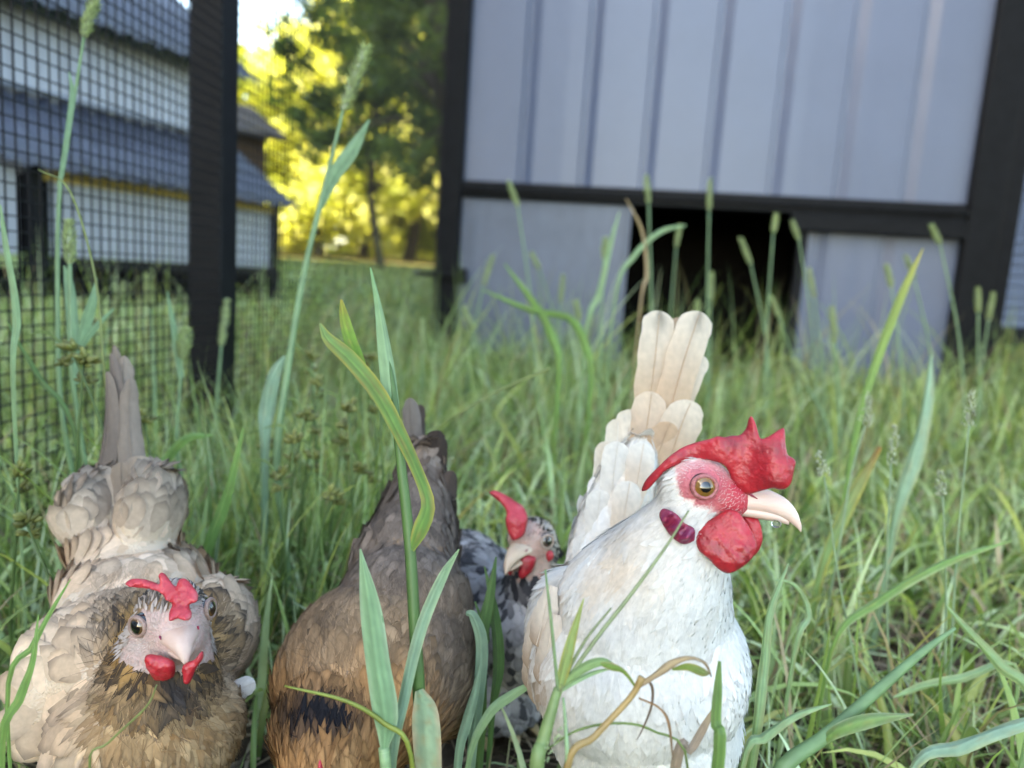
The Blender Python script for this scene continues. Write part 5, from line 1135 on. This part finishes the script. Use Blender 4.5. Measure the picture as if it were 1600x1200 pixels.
p_ = plant('grass_tuft', 'dark green tuft of upright blades between brown and grey hens', 'grass tuft', (745, 1000, .34))
for q, w, cc in (([(752, 1130, .345), (750, 1010, .345), (765, 930, .346), (775, 870, .347)], [16, 26, 18, 3], dkg), ([(745, 1100, .35), (735, 1010, .35), (760, 1000, .35), (742, 940, .35)], [14, 16, 12, 3], dkg), ([(735, 1190, .33), (745, 1100, .33), (752, 1010, .332), (740, 965, .333), (728, 958, .334)], [18, 22, 24, 18, 8], blue), ([(768, 1120, .35), (778, 1040, .35), (772, 960, .352), (757, 885, .353)], [12, 22, 18, 2], dkg), ([(730, 1200, .32), (760, 1120, .32), (800, 1085, .322), (850, 1060, .324)], [10, 18, 18, 4], pale), ([(715, 1190, .322), (728, 1130, .322), (742, 1080, .323), (750, 1040, .324)], [16, 20, 14, 3], blue)):
    hleaf(p_, q, w, cc, None, None, .3, root=True)
# before the white hen
p_ = plant('dry_grass', 'withered brown grass stalk bent over before the white hen breast', 'dry grass', (880, 1215, .222))
hstem(p_, [(1003, 1058, .226), (985, 1090, .226), (930, 1150, .224), (885, 1205, .222)], [6, 5, 5.5, 6], (0.36, 0.25, 0.10))
hleaf(p_, [(995, 1072, .226), (1035, 1045, .224), (1075, 1028, .224), (1100, 1034, .226), (1112, 1058, .228)], [10, 16, 8, 7, 2], tan, brn, brn, .3, .3, wave=.5)
hleaf(p_, [(1010, 1060, .227), (1020, 1075, .226), (1018, 1105, .226), (1004, 1140, .228), (994, 1158, .228)], [4, 6, 5, 3, 1], brn, (0.08, 0.05, 0.04), None, .4, .3)
hleaf(p_, [(998, 1090, .226), (1030, 1105, .225), (1046, 1130, .224), (1052, 1188, .223)], [4, 5, 7, 3], (0.30, 0.17, 0.08), brn, None, .6, .35)
hleaf(p_, [(1050, 1046, .225), (1075, 1042, .224), (1098, 1050, .225), (1110, 1052, .226)], [4, 14, 16, 3], (0.17, 0.24, 0.05), brn, (0.40, 0.30, 0.10), .2, .1)
hleaf(p_, [(992, 1072, .226), (975, 1050, .225), (955, 1042, .225), (932, 1036, .226)], [5, 8, 14, 3], (0.15, 0.24, 0.05), (0.19, 0.28, 0.07), tan, .2, .15)
p_ = plant('dry_grass', 'flat grey brown dead stalk leaning under the white hen', 'dry grass', (1050, 1210, .235))
hleaf(p_, [(1052, 1212, .235), (1080, 1170, .236), (1100, 1135, .238), (1116, 1105, .24)], [20, 16, 14, 4], (0.30, 0.23, 0.19), tan, None, .2, root=True)
p_ = plant('grass_sprig', 'green grass sprig with blades fanning before the white wing', 'grass tuft', (850, 1215, .222))
hstem(p_, [(872, 1075, .228), (862, 1110, .226), (848, 1160, .224), (838, 1215, .222)], [7, 9, 11, 12], (0.20, 0.29, 0.11))
hleaf(p_, [(870, 1090, .227), (882, 1040, .226), (895, 990, .227), (912, 935, .228)], [12, 22, 16, 2], (0.24, 0.33, 0.12), (0.32, 0.38, 0.12), yel, .2, spot=.3)
hleaf(p_, [(872, 1078, .227), (900, 1050, .226), (940, 1033, .226), (975, 1050, .228)], [8, 18, 16, 3], (0.22, 0.33, 0.14), (0.13, 0.22, 0.05), None, .3)
hleaf(p_, [(872, 1082, .227), (900, 1064, .226), (930, 1050, .227), (955, 1045, .228)], [6, 9, 8, 2], pale, None, None, .3)
hstem(p_, [(852, 890, .232), (860, 960, .230), (868, 1040, .228), (872, 1080, .227)], [1.6, 2.4, 2.6, 3], (0.16, 0.25, 0.11), root=False)
hstem(p_, [(1076, 798, .236), (1040, 855, .235), (985, 930, .232), (930, 1000, .229), (874, 1080, .227)], [1.5, 2.3, 3, 3.2, 3.4], (0.24, 0.29, 0.15), root=False)
hstem(p_, [(955, 950, .232), (915, 1000, .229), (876, 1070, .227)], [1.4, 2.4, 3], (0.20, 0.24, 0.12), root=False)
hstem(p_, [(880, 1090, .226), (884, 1140, .224), (886, 1215, .222)], [2, 3, 3.5], pale)
panicle(p_, (880, 1130, .221), (845, 1195, .221), 12, (0.34, 0.42, 0.24), 40)
p_ = plant('grass_plant', 'single upright green blade at the right of the white breast', 'grass blade', (1120, 1215, .226))
hleaf(p_, [(1118, 1215, .226), (1117, 1130, .227), (1120, 1080, .228), (1124, 1033, .229)], [24, 20, 17, 6], (0.13, 0.235, 0.07), (0.15, 0.26, 0.09), (0.20, 0.32, 0.11), .3, .3, root=True)
p_ = plant('grass_stalk', 'hair thin green stem arching low across the white belly', 'grass stalk', (1080, 1200, .23))
hstem(p_, [(842, 1180, .228), (900, 1142, .228), (965, 1130, .228), (1020, 1142, .229), (1075, 1195, .23)], [1.2, 2, 2, 2, 2], (0.15, 0.22, 0.06))
# right of the white hen
p_ = plant('grass_stalk', 'stout green stem with side leaf leaning over the soil patch', 'grass stalk', (1215, 1215, .30))
hstem(p_, [(1492, 982, .335), (1440, 1020, .328), (1370, 1080, .318), (1290, 1150, .308), (1215, 1212, .30)], [2.5, 6, 8, 9.5, 11], (0.17, 0.28, 0.13))
hleaf(p_, [(1283, 1162, .306), (1310, 1140, .303), (1360, 1124, .304), (1428, 1116, .307)], [10, 24, 26, 3], (0.16, 0.27, 0.08), (0.24, 0.32, 0.15), (0.33, 0.40, 0.22), .3, spot=.3)
for q, w, cc, lb in (([(1180, 1140, .31), (1192, 1040, .312), (1200, 960, .315), (1232, 880, .32)], [26, 24, 22, 3], pale, 'tall pale blade rising close to the white breast'), ([(1420, 1210, .30), (1500, 1165, .305), (1560, 1140, .31), (1640, 1120, .315)], [20, 34, 34, 22], blue, 'wide bluish blade lying across the lower right soil'),
                     ([(1610, 1110, .34), (1560, 1040, .35), (1510, 985, .36), (1478, 945, .37)], [26, 28, 20, 3], pale, 'long blade slanting up to a point over the soil'), ([(1300, 1010, .40), (1370, 940, .41), (1470, 880, .42), (1580, 845, .43)], [14, 22, 22, 3], gr, 'bright green blade reaching to the right over the turf'),
                     ([(1395, 820, .55), (1425, 720, .55), (1445, 630, .56), (1456, 555, .57)], [26, 38, 30, 3], blue, 'wide bluish upright blade beyond the seed stalks'), ([(1240, 1020, .36), (1262, 960, .365), (1240, 915, .37), (1205, 905, .372)], [14, 16, 12, 2], pale, 'pale blade curling back beside the white hen'),
                     ([(1160, 1190, .30), (1195, 1150, .302), (1240, 1118, .305), (1300, 1100, .306)], [16, 24, 20, 2], pale, 'short wide blade curling at the white hen feet'), ([(1590, 1050, .39), (1500, 1062, .385), (1440, 1075, .384), (1395, 1090, .384)], [12, 20, 20, 3], pale, 'flat blade lying over the dark soil patch')):
    p_ = plant('grass_plant', lb, 'grass blade', q[0]); hleaf(p_, q, w, cc, np.array(cc)*1.2, (0.34, 0.38, 0.2), .5, .3, root=True, spot=.35, wave=.25, wscale=.68)
p_ = plant('grass_plant', 'blade with scorched brown and yellow tip behind the red comb', 'grass blade', (1290, 880, .52))
hleaf(p_, [(1280, 900, .52), (1315, 810, .52), (1345, 750, .522), (1375, 698, .524)], [16, 24, 20, 8], (0.20, 0.31, 0.12), (0.26, 0.12, 0.03), yel, .4, spot=.3, root=True)
p_ = plant('grass_plant', 'tall leaning blade with withered yellow tip before the grey panel', 'grass blade', (1330, 720, .60))
hleaf(p_, [(1322, 760, .60), (1345, 640, .60), (1375, 545, .605), (1412, 450, .61), (1442, 388, .615)], [10, 14, 18, 16, 2], (0.19, 0.32, 0.09), yel, None, .5, root=True)
for i, (top, hb, pts, lb) in enumerate((((1518, 610), (1514, 665), [(1514, 665, .42), (1495, 860, .425), (1480, 1100, .43)], 'straight thin stalk with crowded whitish seed head above the turf'), ((1468, 735), (1473, 775), [(1473, 775, .42), (1478, 930, .425), (1473, 1110, .43)], 'thin stalk topped by a small knotted seed head'),
        ((1279, 705), (1288, 745), [(1288, 745, .41), (1310, 900, .415), (1350, 1120, .42)], 'slanting thin stalk with pale tufted head beside the red comb'), ((1400, 665), (1392, 725), [(1392, 725, .45), (1385, 900, .45), (1390, 1110, .45)], 'thin stalk with drooping pale head near the scorched blade'), ((1358, 610), (1352, 665), [(1352, 665, .50), (1330, 740, .50), (1310, 860, .50)], 'short pale panicle leaning before the grey panel foot'))):
    p_ = plant('seed_stalk', lb, 'seed stalk', pts[-1]); hstem(p_, pts, [1.4, 1.8, 2.2], (0.24, 0.33, 0.20)); panicle(p_, (*top, pts[0][2]), (*hb, pts[0][2]), 11, n=60)
# left side
def timothy(lb, top, hb, pts, hr, rs, group=None, leaf=None):
    p_ = plant('timothy_stalk', lb, 'seed stalk', pts[-1], group); d = pts[0][2]; spike(p_, (*top, d), (*hb, d), hr); hstem(p_, [(*hb, d)]+pts[1:] if pts[0][:2] != hb else pts, rs, (0.20, 0.31, 0.16))
    for q, w in (leaf or []): hleaf(p_, q, w, (0.20, 0.33, 0.19), None, None, .3)
    return p_
timothy('tall timothy stalk rising before the upper corrugated roof', (152, -14), (131, 58), [(131, 58, .46), (112, 180, .46), (93, 300, .46), (90, 480, .46), (96, 640, .46)], 10, [2, 2.6, 3.2, 3.6, 4], None, [([(92, 292, .459), (102, 230, .458), (112, 150, .458), (108, 112, .46)], [8, 10, 9, 2])])
timothy('timothy head on a wide flat sheath beside the nest box wall', (108, 346), (109, 412), [(109, 412, .45), (111, 500, .45), (114, 600, .45)], 10, [3, 4, 4], None, [([(116, 600, .449), (112, 500, .449), (106, 440, .449), (100, 415, .45)], [14, 20, 16, 3]), ([(118, 560, .45), (135, 500, .45), (145, 465, .45), (151, 434, .452)], [14, 20, 14, 2]), ([(125, 545, .45), (145, 515, .45), (178, 482, .452)], [8, 12, 3])])
timothy('tallest timothy stalk with one raised leaf before the dark tree', (573, 72), (536, 172), [(536, 172, .50), (505, 300, .50), (474, 430, .50), (452, 560, .50), (432, 720, .50)], 12, [2.4, 4, 5, 5.5, 6], None, [([(500, 325, .50), (520, 275, .498), (548, 235, .498), (577, 187, .50)], [10, 24, 26, 3])])
timothy('small timothy head beside the black fence post', (290, 515), (284, 560), [(284, 560, .55), (280, 620, .55), (276, 700, .55)], 11, [2, 2.4, 3], None, [([(282, 590, .549), (272, 520, .549), (261, 455, .55)], [12, 12, 2])])
for q, w, cc, lb in (([(20, 620, .40), (25, 500, .40), (10, 400, .40), (0, 320, .40)], [10, 16, 14, 4], pale, 'tall pale blade at the end of the wire fence'), ([(250, 760, .46), (262, 715, .46), (290, 684, .46), (332, 680, .462)], [16, 20, 22, 3], gr, 'bright arched blade behind the cream hen back'), ([(412, 720, .50), (415, 640, .50), (424, 590, .50), (446, 556, .502)], [20, 36, 34, 8], blue, 'broad bluish drooping blade near the sedge heads'),
                     ([(315, 900, .44), (345, 800, .44), (362, 740, .442), (380, 668, .444)], [22, 26, 20, 3], gr, 'wide green blade slanting right of the cream hen'), ([(120, 700, .43), (60, 590, .43), (30, 540, .43), (10, 500, .43)], [10, 12, 9, 2], dkg, 'dark slanting blade left of the cream tail'), ([(10, 1100, .26), (50, 1010, .262), (70, 970, .264), (110, 905, .268)], [10, 14, 12, 2], gr, 'soft green blade overlapping the cream wing edge'), ([(0, 1190, .25), (30, 1090, .25), (50, 1030, .252), (60, 960, .254)], [16, 20, 14, 2], gr, 'upright green blade at the cream wing foot'),
                     ([(872, 580, .90), (862, 530, .90), (838, 482, .90), (788, 412, .90)], [14, 22, 18, 2], gr, 'curved bright blade crossing the galvanised door'), ([(922, 600, .90), (915, 545, .90), (890, 500, .90), (830, 486, .90), (752, 452, .90)], [12, 18, 18, 14, 2], gr, 'arching bright blade bowed over beside the galvanised door'), ([(915, 520, .95), (935, 460, .95), (948, 400, .95), (968, 330, .95)], [10, 14, 14, 2], pale, 'straight pale blade at the edge of the pop door'), ([(1000, 480, 1.0), (1010, 430, 1.0), (1002, 360, 1.0), (978, 310, 1.0)], [5, 8, 7, 2], tan, 'faded blade leaning inside the dark pop door opening'), ([(960, 470, 1.0), (990, 400, 1.0), (1030, 362, 1.0), (1072, 352, 1.0)], [6, 12, 12, 3], pale, 'bowed blade arching across the dark pop door')):
    p_ = plant('grass_plant', lb, 'grass blade', q[0]); hleaf(p_, q, w, cc, np.array(cc)*1.15, None, .45, .25, root=True, spot=.25, wave=.2, wscale=.72)
for q, lb in (([(60, 265, .42), (110, 300, .42), (150, 440, .42), (165, 600, .42)], 'thin bare straw bending by the timothy heads'), ([(680, 670, .50), (760, 620, .50), (860, 575, .50)], 'hair thin dark stem slanting out from the brown tail'), ([(245, 1070, .24), (228, 1105, .24), (170, 1160, .24), (140, 1200, .24)], 'blurred yellow green stem before the cream hen throat')):
    p_ = plant('grass_stalk', lb, 'grass stalk', q[-1])
    hstem(p_, q if q[0][1] < 900 and q[0][0] < 600 else q, [1, 1.6, 1.8, 2][:len(q)], (0.20, 0.24, 0.08), root=q[-1][1] > 590)
heads = [(795, 285, 1.25), (1010, 275, 1.2), (1110, 280, 1.3), (1213, 335, 1.25), (1238, 345, 1.35), (1062, 352, 1.5), (1157, 372, 1.3), (1203, 462, 1.3), (1112, 425, 1.35), (1385, 415, 1.2), (1415, 400, 1.35), (1455, 352, 1.2), (1528, 450, 1.25), (1552, 458, 1.35), (1264, 420, 1.3), (946, 372, 1.2), (770, 400, 1.3), (830, 395, 1.5), (880, 430, 1.4), (725, 480, 1.2), (1300, 480, 1.1), (1090, 470, 1.2), (1240, 560, 1.0), (900, 470, 1.2), (660, 500, 1.1), (355, 470, .85), (230, 430, .8), (195, 440, .8)]
for i, (x, y, d) in enumerate(heads):
    sl = rng.uniform(-.55, .4); h = 48*1.2/d*rng.uniform(.55, 1.1); x1 = x-sl*h; gy = 470+0.27*FPX/d*.75
    lb = 'slim timothy head ' + ('by the wire fence post' if x < 400 else 'before the galvanised sliding door' if x < 965 else 'before the dark pop door opening' if x < 1250 else 'before the ribbed panel right of the pop door')
    timothy(lb, (x, y), (x1, y+h), [(x1, y+h, d), (x1-sl*60, (y+h)*.5+gy*.5, d), (x1-sl*80, gy, d)], 5*1.2/d, [1.3*1.2/d, 1.7*1.2/d, 2.1*1.2/d], 'timothy heads before the coop')
sed = [(478, 650, .50), (500, 602, .52), (460, 690, .48), (492, 715, .50), (535, 690, .54), (580, 560, .56), (592, 622, .54), (440, 745, .47), (562, 735, .52), (520, 775, .48), (485, 560, .56), (112, 545, .42), (130, 566, .42), (226, 655, .46), (30, 742, .40), (420, 700, .52), (545, 640, .50), (40, 815, .38), (1290, 720, .5)]
for i, (x, y, d) in enumerate(sed[:-1]):
    p_ = plant('sedge', 'sedge stem with knotted seed clusters ' + ('around the cream hen tail' if x < 300 else 'between the cream hen and the brown hen'), 'sedge', (x, y, d), 'sedge stems behind the hens'); sl = rng.uniform(-.5, .1) if x > 300 else rng.uniform(-.1, .5); r_ = 19*.5/d
    hstem(p_, [(x, y, d), (x+sl*100, y+120, d), (x+sl*170, y+260, d+.01)], [1.6, 2.4, 3], (0.10, 0.16, 0.05)); cluster(p_, (x, y, d), r_)
    cluster(p_, (x+rng.uniform(-22, 22), y+rng.uniform(8, 30), d+.006), r_*.8, 12)
    hleaf(p_, [(x, y+6, d), (x-25-sl*30, y-25, d), (x-55-sl*40, y-20, d)], [3, 5, 1], (0.16, 0.23, 0.08), None, None, .3)
